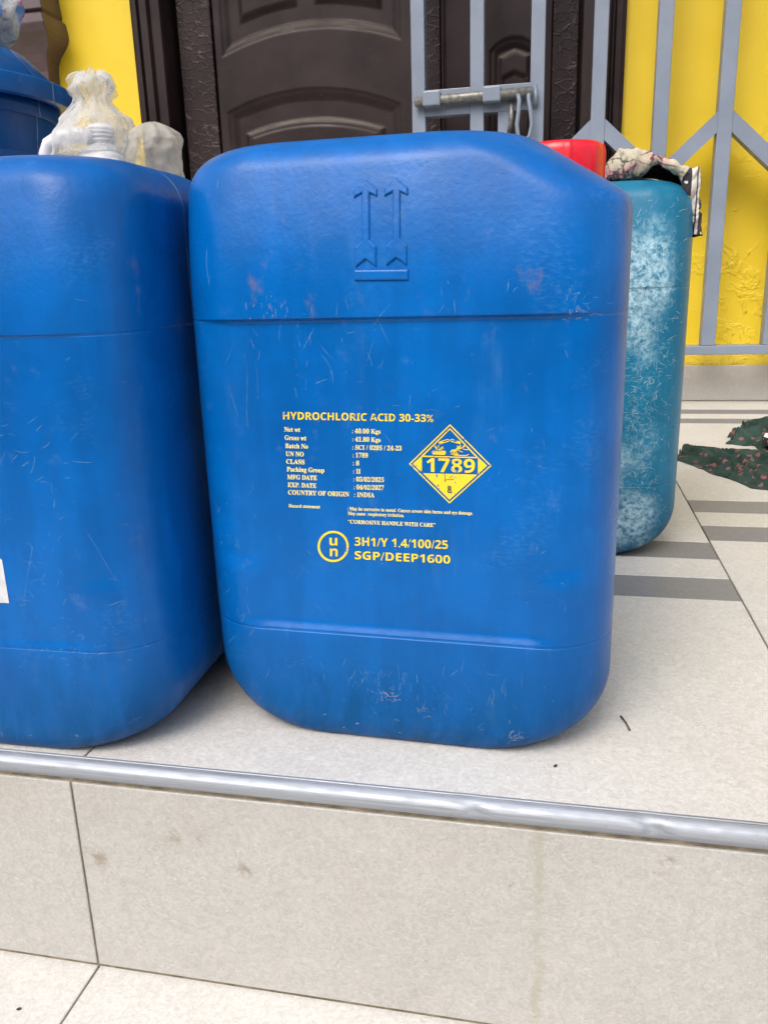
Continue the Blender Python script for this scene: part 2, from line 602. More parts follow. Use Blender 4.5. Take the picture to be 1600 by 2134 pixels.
def m_cream():
    M = Mat('cream_printed_cloth', .85, .2)
    P = M.coord('Object')
    uv = M.sep(M.coord('UV'))
    s0 = M.sep(P)
    c = M.mix(M.rng(M.noise(P, 30, 4), .3, .7), (.40, .35, .25), (.50, .45, .34))
    pk = M.rng(M.noise(P, 19, 3), .48, .58)
    c = M.mix(M.ma('MULTIPLY', pk, .7), c, (.62, .25, .29))
    br = M.rng(M.vor(M.vadd(P, M.vscale(M.noise(P, 60, 3, out='Color'), .02)), 62, 'DISTANCE_TO_EDGE'), .10, .03)
    br = M.ma('MULTIPLY', br, M.rng(M.noise(P, 25, 3), .40, .52))
    lf = M.ma('MULTIPLY', M.rng(M.noise(M.mapn(P, scale=(190, 190, 90)), 1.0, 3), .53, .62), M.rng(M.noise(P, 22, 2), .46, .58))
    c = M.mix(M.ma('MULTIPLY', M.ma('MAXIMUM', br, lf), .85), c, (.035, .03, .03))
    # banded hem: stripes run across the cloth towards its hanging end
    bd = M.ma('MAXIMUM', M.rng(uv[0], .50, .51), M.ma('MULTIPLY', M.rng(uv[1], .27, .25), M.rng(uv[0], .33, .34)))
    ph = M.ma('FRACT', M.ma('MULTIPLY', s0[0], 46.0))
    st = M.ma('GREATER_THAN', ph, .52)
    st2 = M.ma('MULTIPLY', M.ma('GREATER_THAN', ph, .30), M.ma('LESS_THAN', ph, .38))
    stc = M.mix(M.ma('MAXIMUM', st, st2), (.60, .56, .50), (.04, .036, .04))
    dots = M.ma('MULTIPLY', M.ma('LESS_THAN', M.vor(P, 95), .22), st)
    stc = M.mix(dots, stc, (.6, .58, .55))
    c = M.mix(bd, c, stc)
    return M.out(c, None, M.bump(M.noise(P, 500, 3), .0006, .6))


def m_green():
    M = Mat('green_floral_cloth', .85, .2)
    P = M.coord('Object')
    c = M.mix(M.rng(M.noise(P, 25, 4), .3, .7), (.018, .038, .031), (.040, .070, .056))
    v = M.vor(M.vadd(P, M.vscale(M.noise(P, 90, 2, out='Color'), .02)), 62, out=None)
    r = M.sep(v.outputs['Color'])
    fl = M.ma('MULTIPLY', M.rng(v.outputs['Distance'], .42, .30), M.ma('GREATER_THAN', r[0], .5))
    c = M.mix(fl, c, M.mix(r[1], (.22, .075, .08), (.20, .11, .11)))
    ln = M.rng(M.noise(M.mapn(P, scale=(60, 160, 160)), 1.0, 3), .60, .68)
    c = M.mix(M.ma('MULTIPLY', ln, .6), c, (.012, .03, .025))
    return M.out(c, None, M.bump(M.noise(P, 400, 3), .0006, .6))


def m_bw():
    M = Mat('black_white_pink_cloth', .85, .2)
    P = M.coord('Object')
    v = M.vor(P, 30, 'DISTANCE_TO_EDGE')
    c = M.mix(M.ma('LESS_THAN', v, .13), (.66, .66, .64), (.02, .02, .02))
    c = M.mix(M.ma('MULTIPLY', M.rng(M.noise(P, 14, 2), .55, .58), .9), c, (.55, .02, .13))
    return M.out(c, None, M.bump(M.noise(P, 400, 3), .0006, .6))


MAT['cream'] = m_cream()
MAT['green'] = m_green()
MAT['bw'] = m_bw()
MAT['ground'] = simple('yard_ground', (.13, .095, .07), .95, .2, var=.3, vs=4, bs=60, bd=.01)
MAT['roof'] = simple('shade_roof_paint', (.55, .53, .48), .8, .2, var=.1, vs=5)
MAT['added_wall'] = simple('added_wall_dark', (.055, .05, .045), .9, .2, var=.2, vs=6, bs=80, bd=.004)  # kept dark so the cans and door reflect little

# ------------------------------------------------------------------ setting: ground, steps, porch
WALL_Y = 2.594
NOSE_Y = 0.5385
LOW_Z = -0.211
me = pyd('ground', [(-80, -120, -.36), (80, -120, -.36), (80, 60, -.36), (-80, 60, -.36)], [(0, 1, 2, 3)])
struct(obj('ground', me, MAT['ground']))

yw = tag(obj('added_dark_wall', box_me('added_dark_wall', -14, 14, -6.2, -6.0, -.36, 3.3), MAT['added_wall']), 'plain dark wall added out of view across the yard to darken reflections', 'wall')  # unseen, added behind the camera to darken what the cans reflect

low = struct(obj('lower_step', box_me('lower_step', -3.4, 3.4, -.62, .545, -.40, LOW_Z - .004), MAT['mortar']))
porch = struct(obj('porch_floor', box_me('porch_floor', -3.4, 3.4, .546, WALL_Y + .3, -.40, -.004), MAT['mortar']))

TW, JX = .602, -.381


def tile(parent, x0, x1, y0, y1, z0, z1, mat, name='tile'):
    return obj(name, box_me(name, x0, x1, y0, y1, z0, z1, .0007, 1), mat, parent)


G = .0010
for k in range(-5, 6):
    x0, x1 = JX + TW * k + G, JX + TW * (k + 1) - G
    off = 0.0 if k % 2 == 0 else .2355
    bands = []
    for r in (-1, 0, 1):
        b = .97 + off + .988 * r
        bands += [(b, b + .0745), (b + .150, b + .225)]
    bands = [b for b in bands if b[0] > .6 and b[1] < WALL_Y - .02]
    y = NOSE_Y + .004
    for (a, b) in bands:
        tile(porch, x0, x1, y, a - .0003, -.0045, 0.0, MAT['tile'])
        tile(porch, x0, x1, a, b, -.0045, -.0001, MAT['dark_tile'], 'stripe_tile')
        y = b + .0003
    tile(porch, x0, x1, y, WALL_Y - .012, -.0045, 0.0, MAT['tile'])
    # riser and lower floor
    xr0, xr1 = -.391 + TW * k + G, -.391 + TW * (k + 1) - G
    for ya, yb in ((-.61, -.07), (-.068, .5355)):
        tile(low, xr0, xr1, ya, yb, LOW_Z - .0045, LOW_Z, MAT['tile'])
riser = struct(obj('step_riser', box_me('step_riser', -3.4, 3.4, .5358, .5455, LOW_Z - .003, -.006), MAT['mortar']))
for k in range(-5, 6):
    xr0, xr1 = -.391 + TW * k + G, -.391 + TW * (k + 1) - G
    tile(riser, xr0, xr1, .5335, .5385, LOW_Z + .003, -.0200, MAT['riser'], 'riser_tile')


def nosing():
    prof = [(NOSE_Y + .003, .0012), (NOSE_Y + .001, .0022), (NOSE_Y - .002, .0018)]
    for i in range(11):
        a = math.radians(80 + i * 17)
        prof.append((.5368 + .0088 * math.cos(a), -.0070 + .0086 * math.sin(a)))
    prof += [(.5355, -.0155), (.5400, -.0155)]
    xs = np.arange(-3.3, 3.3, .05).tolist() + np.arange(-.5, .3, .004).tolist()
    xs = sorted(set(round(x, 4) for x in xs))
    d1, d2 = at(1000, 1682, .53)[0], at(1378, 1722, .53)[0]
    V, F = [], []
    n = len(prof)
    for x in xs:
        for (y, z) in prof:
            k = 0
            for (dx, am) in ((d1, .0028), (d2, .0040)):
                t = (x - dx + (z + .008) * 1.2) / .0085
                k += am * math.exp(-t * t) * math.exp(-((z + .005) / .008) ** 2)
            k -= .0006 * fbm((x * 9, 0, 3.3))
            V.append((x, y + k * .8, z - k * .45))
    for i in range(len(xs) - 1):
        for j in range(n - 1):
            F.append((i * n + j, (i + 1) * n + j, (i + 1) * n + j + 1, i * n + j + 1))
    me = pyd('step_nosing', V, F, True)
    return me


tag(obj('step_nosing', nosing(), MAT['alu']), 'dented silver aluminium nosing strip along the edge of the tiled step', 'nosing')

# ------------------------------------------------------------------ wall with door opening
DX0, DX1 = at(277, 0, WALL_Y)[0], at(1304, 60, WALL_Y)[0]
DZ1 = 2.08
wall = tag(empty('house_wall', (0, WALL_Y, 0)), 'bright yellow painted house wall behind the cans with grey tiled skirting', 'wall')
obj('plaster', boxes_me('plaster', [(-3.4, DX0, 0, .22, -.3, 3.4), (DX1, 3.4, 0, .22, -.3, 3.4), (DX0, DX1, 0, .22, DZ1, 3.4)]), MAT['wall'], wall)
obj('added_shade_roof', box_me('added_shade_roof', -3.4, 3.4, 1.30 - WALL_Y, -.002, 3.05, 3.20, .01), MAT['roof'], wall)  # unseen overhang, added to keep sky light off the door and wall
SK = .104
x = DX1 + .004
k = 0
while x < 3.3:
    x1 = min(3.35, x + (.50 if k == 0 else .60))
    obj('skirting_tile', box_me('skirting_tile', x, x1 - .003, -.009, .0, 0.0005, SK, .001, 1), MAT['skirt'], wall)
    x = x1
    k += 1
x = DX0 - .004
while x > -3.3:
    x1 = max(-3.35, x - .60)
    obj('skirting_tile', box_me('skirting_tile', x1 + .003, x, -.009, .0, 0.0005, SK, .001, 1), MAT['skirt'], wall)
    x = x1

# brown moulded ledge on the wall at the left
LV = [(1.36, 130, .107), (at(130, 8, WALL_Y)[2], 130, .107), (at(130, 38, WALL_Y)[2], 133, .110), (at(130, 41, WALL_Y)[2], 130, .098), (at(130, 48, WALL_Y)[2], 134, .104),
      (at(130, 50, WALL_Y)[2], 138, .128), (at(130, 70, WALL_Y)[2], 141, .130), (at(130, 84, WALL_Y)[2], 141.5, .124), (at(130, 95, WALL_Y)[2], 138, .108),
      (at(130, 108, WALL_Y)[2], 130, .090), (at(130, 122, WALL_Y)[2], 120, .076), (at(130, 138, WALL_Y)[2], 114, .066), (at(130, 156, WALL_Y)[2], 112, .060), (.93, 110, .058)]
V, F = [], []
for (z, u, p) in LV:
    xr = at(u, 60, WALL_Y)[0]
    V += [(-3.0, -.001, z), (-3.0, -p, z), (xr, -p, z), (xr, -.001, z)]
for i in range(len(LV) - 1):
    for j in range(3):
        F.append((i * 4 + j, i * 4 + j + 1, (i + 1) * 4 + j + 1, (i + 1) * 4 + j)[::-1])
F += [(0, 1, 2, 3), tuple(reversed([(len(LV) - 1) * 4 + j for j in range(4)]))]
led = obj('moulded_ledge', pyd('moulded_ledge', V, F), MAT['brown'], None, (0, WALL_Y, 0))
bv = led.modifiers.new('bevel', 'BEVEL')
bv.width = .004
bv.segments = 2
bv.limit_method = 'ANGLE'
bv.angle_limit = math.radians(20)
tag(led, 'dark brown gloss painted moulded ledge fixed to the yellow wall above the bin', 'ledge')

# ------------------------------------------------------------------ steel security door
DY = WALL_Y + .045                       # face of the leaf


def dxp(u, v=60, y=DY):
    return float(at(u, v, y)[0])


def dzp(u, v, y=DY):
    return float(at(u, v, y)[2])


door = tag(empty('security_door', (0, DY, 0)), 'dark brown pressed steel security door with arched panels and crackle strips', 'door')


def jamb(x0, x1, flip):
    W = x1 - x0
    pr = [(0, .07), (0, -.072), (.10, -.078), (.22, -.078), (.26, -.066), (.30, -.066), (.36, -.082), (.58, -.082), (.64, -.068), (.70, -.068), (.74, -.078), (.97, -.074), (1.0, -.066), (1.0, .07)]
    if flip:
        pr = [(1 - a, b) for a, b in pr][::-1]
    V, F = [], []
    for z in (.001, DZ1):
        for a, b in pr:
            V.append((x0 + a * W, b, z))
    n = len(pr)
    for j in range(n):
        l = (j + 1) % n
        F.append((j, l, n + l, n + j))
    F += [tuple(range(n))[::-1], tuple(range(n, 2 * n))]
    return pyd('door_frame', V, F)


obj('door_frame', jamb(DX0 + .001, dxp(353, 0), False), MAT['door'], door)
obj('door_frame', jamb(dxp(1212), DX1 - .001, True), MAT['door'], door)
hd = box_me('door_head', dxp(353, 0), dxp(1212), -.075, .07, DZ1 - .09, DZ1, .006)
obj('door_head', hd, MAT['door'], door)
obj('door_backing', box_me('door_backing', dxp(353, 0), dxp(1212), .045, .06, .001, DZ1 - .09), MAT['door'], door)


def arc3(p, q, r):
    (x1, y1), (x2, y2), (x3, y3) = p, q, r
    A = np.array([[2 * (x2 - x1), 2 * (y2 - y1)], [2 * (x3 - x1), 2 * (y3 - y1)]])
    b = np.array([x2 ** 2 + y2 ** 2 - x1 ** 2 - y1 ** 2, x3 ** 2 + y3 ** 2 - x1 ** 2 - y1 ** 2])
    c = np.linalg.solve(A, b)
    rad = math.hypot(x1 - c[0], y1 - c[1])

    def f(x):
        return c[1] + math.sqrt(max(0, rad * rad - (x - c[0]) ** 2))
    return f


def leaf_mesh(name, x0, x1, z0, z1, hf, nx, nz_dense, zd0, zd1):
    xs = np.linspace(x0, x1, nx)
    zs = np.concatenate([np.linspace(z0, zd0, 14)[:-1], np.linspace(zd0, zd1, nz_dense), np.linspace(zd1, z1, 16)[1:]])
    V, F = [], []
    for z in zs:
        for x in xs:
            V.append((x, hf(x, z), z))
    n = len(xs)
    for i in range(len(zs) - 1):
        for j in range(n - 1):
            F.append((i * n + j, i * n + j + 1, (i + 1) * n + j + 1, (i + 1) * n + j))
    b = len(V)
    V += [(x0, .04, z0), (x1, .04, z0), (x1, .04, z1), (x0, .04, z1)]
    top = (len(zs) - 1) * n
    F += [tuple(range(0, n))[::-1] + (b, b + 1), tuple(range(top, top + n)) + (b + 2, b + 3)]
    F += [tuple([i * n for i in range(len(zs))]) + (b + 3, b), tuple([i * n + n - 1 for i in range(len(zs))][::-1]) + (b + 1, b + 2)]
    return pyd(name, V, F, True)


P2 = lambda u, v: (dxp(u, v), dzp(u, v))
A1 = arc3(P2(467, 118), P2(692, 59), P2(831, 82))       # foot of the upper panel
A2 = arc3(P2(467, 237), P2(690, 181), P2(838, 216))      # top of the lower panel
LX0, LX1 = dxp(462, 100), dxp(836, 100)
IX0, IX1 = dxp(508, 280), dxp(803, 280)


def main_h(x, z):
    h = 0.0
    s = min(x - LX0, LX1 - x, z - A1(x))
    h += .015 * (sstep(0, .006, s) * .35 + sstep(.008, .032, s) * .65)
    if s > 0:
        xm = (LX0 + LX1) / 2 - .01
        s2 = min(max(min(x - LX0 - .055, xm - .024 - x), min(x - xm - .024, LX1 - .055 - x)), z - A1(x) - .068)
        h -= .013 * sstep(0, .020, s2)
    s = min(x - LX0 - .004, LX1 - .004 - x, A2(x) - z, z - .12)
    h += .016 * (sstep(0, .006, s) * .3 + sstep(.008, .034, s) * .7)
    if s > 0:
        s2 = min(x - IX0, IX1 - x, A2(x) - .078 - z, z - .20)
        h -= .013 * (sstep(0, .018, s2) * .8 + sstep(.024, .030, s2) * .2)
    return h


MX0, MX1 = dxp(366, 0), dxp(870)
CX1 = dxp(441, 60)
ml = obj('door_leaf', leaf_mesh('door_leaf', CX1 + .006, MX1, .012, DZ1 - .095, main_h, 150, 230, .62, 1.36), MAT['door'], door)
obj('crackle_strip', box_me('crackle_strip', MX0, CX1, -.006, .04, .012, DZ1 - .095, .003, 2), MAT['crackle'], door)

SXA, SXB = dxp(878), dxp(1206)
cxp, czp = P2(1071, 150)
ah = arc3(P2(1016, 112), P2(1071, 74), P2(1126, 112))


SHW, SPA, SPB = dxp(1126) - cxp, dxp(921), dxp(987)


def side_h(x, z):
    h = 0.0
    hw = SHW
    s = min(x - cxp + hw, cxp + hw - x, ah(x) - z, z - .14)
    h += .016 * (sstep(0, .007, s) * .4 + sstep(.012, .030, s) * .6)
    if s > 0:
        og = czp + .020 - .42 * abs(x - cxp)
        s2 = min(x - cxp + hw - .022, cxp + hw - .022 - x, og + .048 - z, z - .2)
        h -= .014 * sstep(0, .018, s2)
        s3 = min(x - cxp + .038, cxp + .038 - x, og - .012 - z)
        h += .010 * sstep(0, .010, s3)
    s = min(x - SPA, SPB - x, z - .14, 1.9 - z)
    h += .007 * sstep(0, .012, s)
    return h


obj('side_leaf', leaf_mesh('side_leaf', dxp(919), dxp(1150), .012, DZ1 - .095, side_h, 110, 190, .62, 1.36), MAT['door'], door)
obj('crackle_strip', box_me('crackle_strip', SXA, dxp(917), -.005, .04, .012, DZ1 - .095, .003, 2), MAT['crackle'], door)
obj('crackle_strip', box_me('crackle_strip', dxp(1152), SXB, -.005, .04, .012, DZ1 - .095, .003, 2), MAT['crackle'], door)

# ------------------------------------------------------------------ burglar gate
GY = 2.455                                # front of the bars
gate = tag(empty('metal_gate', (0, GY, 0)), 'blue grey welded steel bar gate with chevron braces and a sliding bolt', 'gate')
gx0 = at(869.5, 60, GY)[0]
gx5 = at(1526, 60, GY)[0]
GP = (gx5 - gx0) / 5
BW, BD = .037, .046
GZ0 = float(at(1500, 739, GY)[2])
GZB = float(at(1500, 720, GY)[2])
GZ1 = 2.12
NB = 9
bars = [gx0 + GP * i for i in range(NB)]
bar_me = box_me('bar', -BW / 2, BW / 2, 0, BD, GZB, GZ1, .002, 2)
for i, bx in enumerate(bars):
    obj('bar', bar_me, MAT['gate'], gate, (bx, 0, 0))
obj('bottom_rail', box_me('bottom_rail', bars[0] - BW / 2, bars[-1] + BW / 2, .001, BD - .001, GZ0, GZB, .002, 2), MAT['gate'], gate)
obj('top_rail', box_me('top_rail', bars[0] - BW / 2, bars[-1] + BW / 2, .001, BD - .001, GZ1, GZ1 + .037, .002, 2), MAT['gate'], gate)
for bx in (bars[0], bars[4], bars[-1]):
    for z in (.34, 1.72):
        obj('wall_bracket', box_me('wall_bracket', bx - .012, bx + .012, BD - .002, WALL_Y - GY + (.001 if bx > DX1 else -.028), z, z + .03), MAT['gate'], gate)
apz = float(at(1526, 243, GY)[2])
for i, bx in enumerate(bars):
    if i % 2 == 1 and i >= 3:
        for sg in (-1, 1):
            # brace from the apex on this bar down to the neighbouring bar
            x0b, x1b = bx + sg * (BW / 2 - .001), bx + sg * (GP - BW / 2 + .001)
            za = apz + .018
            zb = za - (abs(x1b - x0b)) * .93
            hh = .052
            y0, y1 = .003, BD - .004
            V = [(x0b, y0, za), (x0b, y0, za - hh), (x1b, y0, zb - hh), (x1b, y0, zb), (x0b, y1, za), (x0b, y1, za - hh), (x1b, y1, zb - hh), (x1b, y1, zb)]
            Fq = [(0, 1, 2, 3), (7, 6, 5, 4), (0, 3, 7, 4), (1, 5, 6, 2), (0, 4, 5, 1), (3, 2, 6, 7)]
            if sg < 0:
                Fq = [f[::-1] for f in Fq]
            obj('brace', pyd('brace', V, Fq), MAT['gate'], gate)
rz1, rz0 = float(at(950, 182, GY)[2]), float(at(950, 238, GY)[2])
for i in (0, 1):
    obj('lock_rail', box_me('lock_rail', bars[i] + BW / 2 - .001, bars[i + 1] - BW / 2 + .001, .002, BD - .002, rz0, rz1, .002, 2), MAT['gate'], gate)
bz = float(at(950, 205, GY)[2])
b0, b1 = float(at(868, 212, GY)[0]), float(at(1108, 196, GY)[0])
BR = .0125
bolt = obj('bolt', tube_me('bolt', [(b0 - .002, -.018, bz - .004), (b0, -.018, bz - .004), ((b0 + b1) / 2, -.018, bz - .001), (b1, -.018, bz + .001), (b1 + .001, -.018, bz + .001)], [.010, BR, BR, BR, .010], 16), MAT['bolt'], gate)
for u in (902, 1026):
    cx_ = float(at(u, 205, GY)[0])
    obj('bolt_guide', box_me('bolt_guide', cx_ - .024, cx_ + .024, -.034, .003, bz - .019, bz + .019, .004, 2), MAT['gate'], bolt)


def hook(u0, v0, pts, r, name, mat, par):
    obj(name, tube_me(name, [(float(at(u, v, GY)[0]), yy, float(at(u, v, GY)[2])) for (u, v, yy) in pts], r, 10), mat, par)


hook(0, 0, [(1080, 200, -.026), (1083, 212, -.030), (1081, 240, -.030), (1078, 262, -.030), (1080, 285, -.030), (1092, 300, -.030), (1104, 286, -.030), (1109, 262, -.030), (1106, 235, -.030), (1102, 210, -.028), (1102, 195, -.022)], .0058, 'bolt_handle', MAT['gate'], bolt)
hook(0, 0, [(1114, 178, .004), (1116, 190, -.016), (1117, 205, -.020), (1116, 216, -.012), (1114, 224, .004)], .0055, 'staple', MAT['gate'], gate)
hook(0, 0, [(1064, 212, .004), (1066, 226, -.012), (1066, 246, -.016), (1064, 262, -.012), (1060, 275, .004)], .006, 'keeper_hook', MAT['bolt'], gate)
lx0, lx1 = float(at(1037, 250, GY)[0]), float(at(1060, 250, GY)[0])
obj('lock_plate', box_me('lock_plate', lx0, lx1, .004, .012, rz0 - .14, rz0 + .004, .001), MAT['gate'], gate)

# ------------------------------------------------------------------ jerrycans
CW, CT, CD = .1725, .479, .13


def inset_arc(t, r):
    """inset of a quarter round of radius r at distance t from its end"""
    if t >= r:
        return 0.0
    t = max(t, 0.0)
    return r - math.sqrt(max(0.0, r * r - (r - t) ** 2))


def can_xl(z):
    return -CW + inset_arc(z, .066) + inset_arc(CT - z, .036)


def can_xr(z):
    a = CW - inset_arc(z, .066)
    b = .092 + (CT - z) / .60 - .012 * (1 - math.sqrt(max(0, 1 - max(0, (z - CT + .006) / .006) ** 2)))
    k = .013
    h = max(0.0, k - abs(a - b)) / k
    return min(a, b) - h * h * k * .25


def can_h(z):
    h = CD
    h -= .024 * (1 - math.sqrt(max(0, 1 - ((CT - z < .022) * (1 - (CT - z) / .022)) ** 2)))
    if z < .024:
        h -= .011 * (1 - math.sqrt(max(0, 1 - (1 - z / .024) ** 2)))
    if z > .372:
        h -= .017 * ((z - .372) / .105) ** 1.7
    if z < .11:
        h -= .003 * ((.11 - z) / .11) ** 2
    h += .003 * math.sin(PI * min(1, max(0, z / CT)))
    return h


def can_rec(x, z):
    up = 1 - sstep(.3488, .3528, z)
    lo = sstep(.0985, .1095, z)
    f = 1 - sstep(.125, .160, abs(x))
    f2 = 1 - sstep(.105, .140, abs(x))
    return .0042 * up * lo * (f2 if z < .16 else f)


def face_y(x, z):
    return -(can_h(z) - can_rec(x, z))


BACK = .4      # the step is shallower on the unprinted side


def can_mesh(name):
    zs = set()
    for t in np.linspace(0, 1, 26):
        zs.add(round(.068 * (1 - math.cos(t * PI / 2)), 5))
    for t in np.linspace(0, 1, 26):
        zs.add(round(CT - .053 * (1 - math.cos(t * PI / 2)), 5))
    for z in np.arange(.07, CT - .053, .006):
        zs.add(round(float(z), 5))
    for z in np.arange(.3468, .3553, .0008):
        zs.add(round(float(z), 5))
    for z in np.arange(.096, .113, .0011):
        zs.add(round(float(z), 5))
    zs = sorted(zs)
    zz = [zs[0]]
    for z in zs[1:]:
        if z - zz[-1] > .00025:
            zz.append(z)
    zz[-1] = CT
    NF, NC, NS = 70, 14, 18
    rings = []
    for z in zz:
        xl, xr, h = can_xl(z), can_xr(z), can_h(z)
        rc = min(.058, (xr - xl) * .42, h * .80)
        ring = []
        for i in range(NF):                                           # front, left to right
            x = xl + rc + (xr - xl - 2 * rc) * i / (NF - 1)
            ring.append((x, -h + can_rec(x, z), z))
        def corner(cx, cy, a0):
            for i in range(1, NC):
                a = a0 + PI / 2 * i / NC
                x, y = cx + rc * math.cos(a), cy + rc * math.sin(a)
                y -= math.copysign(can_rec(x, z) * (BACK if y > 0 else 1.0), y) * (abs(math.sin(a)))
                ring.append((x, y, z))
        corner(xr - rc, -h + rc, -PI / 2)
        for i in range(NS):
            ring.append((xr, -(h - rc) + 2 * (h - rc) * i / (NS - 1), z))
        corner(xr - rc, h - rc, 0)
        for i in range(NF):
            x = xr - rc - (xr - xl - 2 * rc) * i / (NF - 1)
            ring.append((x, h - can_rec(x, z) * BACK, z))
        corner(xl + rc, h - rc, PI / 2)
        for i in range(NS):
            ring.append((xl, (h - rc) - 2 * (h - rc) * i / (NS - 1), z))
        corner(xl + rc, -h + rc, PI)
        rings.append(ring)
    n = len(rings[0])
    V = [p for r in rings for p in r]
    F = []
    for i in range(len(rings) - 1):
        for k in range(n):
            l = (k + 1) % n
            F.append((i * n + k, i * n + l, (i + 1) * n + l, (i + 1) * n + k))
    F.append(tuple(range(n))[::-1])
    F.append(tuple((len(rings) - 1) * n + k for k in range(n)))
    return pyd(name, V, F, True)


BODY = can_mesh('can_body')
cap_prof = [(.030, 0), (.0345, .0), (.0350, .002), (.0350, .026), (.0340, .0300), (.0315, .0322), (.024, .0326), (.0, .0326)]


def caprib(a, z):
    return (.035 if (math.cos(a * 10 + .6) > .86 and .001 < z < .031) else 0.0)


CAP = lathe_me('cap', cap_prof, 180, caprib)
NECK = lathe_me('neck', [(.027, -.05), (.027, .0), (.031, .001), (.031, .004), (.027, .006), (.027, .02)], 48)
GRIP = tube_me('grip', [(-.115, 0, .470), (-.09, 0, .476), (-.06, 0, .4795), (.03, 0, .4795), (.06, 0, .476), (.078, 0, .470)], [.009, .010, .010, .010, .010, .009], 14)


def jerrycan(loc, rotz, mat, label, group, cap=True, sz=1.0):
    t = tag(empty('jerrycan', loc, rotz), label, 'jerrycan', group)
    me = BODY.copy()
    me.name = 'body'
    obj('body', me, mat, t)
    g = GRIP.copy()
    obj('grip', g, mat, t)
    nk = NECK.copy()
    c = obj('cap', CAP, MAT['red'], t, (.1165, .004, .4445))
    obj('neck', nk, mat, c)
    return t


GRPC = 'large plastic jerrycans on the porch'
CANP = (-.1192, .7275, 0)
CANR = math.radians(-2.0)
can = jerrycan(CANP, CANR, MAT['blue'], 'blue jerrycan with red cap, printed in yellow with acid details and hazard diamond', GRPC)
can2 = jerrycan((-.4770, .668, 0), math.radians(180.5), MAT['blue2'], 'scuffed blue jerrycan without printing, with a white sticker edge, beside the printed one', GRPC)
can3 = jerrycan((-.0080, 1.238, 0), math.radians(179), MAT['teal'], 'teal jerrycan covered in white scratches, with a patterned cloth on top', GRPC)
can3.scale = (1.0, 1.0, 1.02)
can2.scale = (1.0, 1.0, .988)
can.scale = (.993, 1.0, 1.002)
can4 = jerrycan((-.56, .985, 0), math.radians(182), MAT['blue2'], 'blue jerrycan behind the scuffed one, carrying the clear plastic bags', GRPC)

# --- print on the front can: pixels are taken onto its front face
cm = Matrix.Translation(Vector(CANP)) @ Matrix.Rotation(CANR, 4, 'Z')
cmi = np.array(cm.inverted())
FY = face_y(0, .25)


CM3 = [[float(v) for v in r] for r in (cmi[:3, :3] @ R.T)]
CO = [float(v) for v in (cmi[:3, :3] @ CAM + cmi[:3, 3])]


def px_face(u, v, y=None):
    """photo pixel -> (x, z) on the can's front face, in the can's own frame"""
    a, b = (u - 800) / FPX, (v - 1067) / FPX
    dx, dy, dz = (r[0] * a + r[1] * b + r[2] for r in CM3)
    yy = FY if y is None else y
    for _ in range(3):
        k = (yy - CO[1]) / dy
        x, z = CO[0] + dx * k, CO[2] + dz * k
        yy = face_y(x, min(.47, max(.01, z)))
    return x, z


def text_geo(body, style):
    def cv(ch):
        o = ord(ch)
        base = {'serif': (0x1D400, 0x1D41A, 0x1D7CE), 'sans': (0x1D5D4, 0x1D5EE, 0x1D7EC)}[style]
        if 65 <= o <= 90:
            return chr(base[0] + o - 65)
        if 97 <= o <= 122:
            return chr(base[1] + o - 97)
        if 48 <= o <= 57:
            return chr(base[2] + o - 48)
        return ch
    c = bpy.data.curves.new('txt', 'FONT')
    c.body = ''.join(cv(ch) for ch in body)
    c.resolution_u = 3
    c.offset = .010 if style == 'serif' else .004
    c.fill_mode = 'FRONT'
    o = bpy.data.objects.new('txt', c)
    COL.objects.link(o)
    dg = bpy.context.evaluated_depsgraph_get()
    me = o.evaluated_get(dg).to_mesh()
    V = [(v.co.x, v.co.y) for v in me.vertices]
    F = [tuple(p.vertices) for p in me.polygons]
    o.evaluated_get(dg).to_mesh_clear()
    bpy.data.objects.remove(o)
    bpy.data.curves.remove(c)
    return V, F


H_CAP = max(v[1] for v in text_geo('H', 'sans')[0])
H_CAPS = max(v[1] for v in text_geo('H', 'serif')[0])


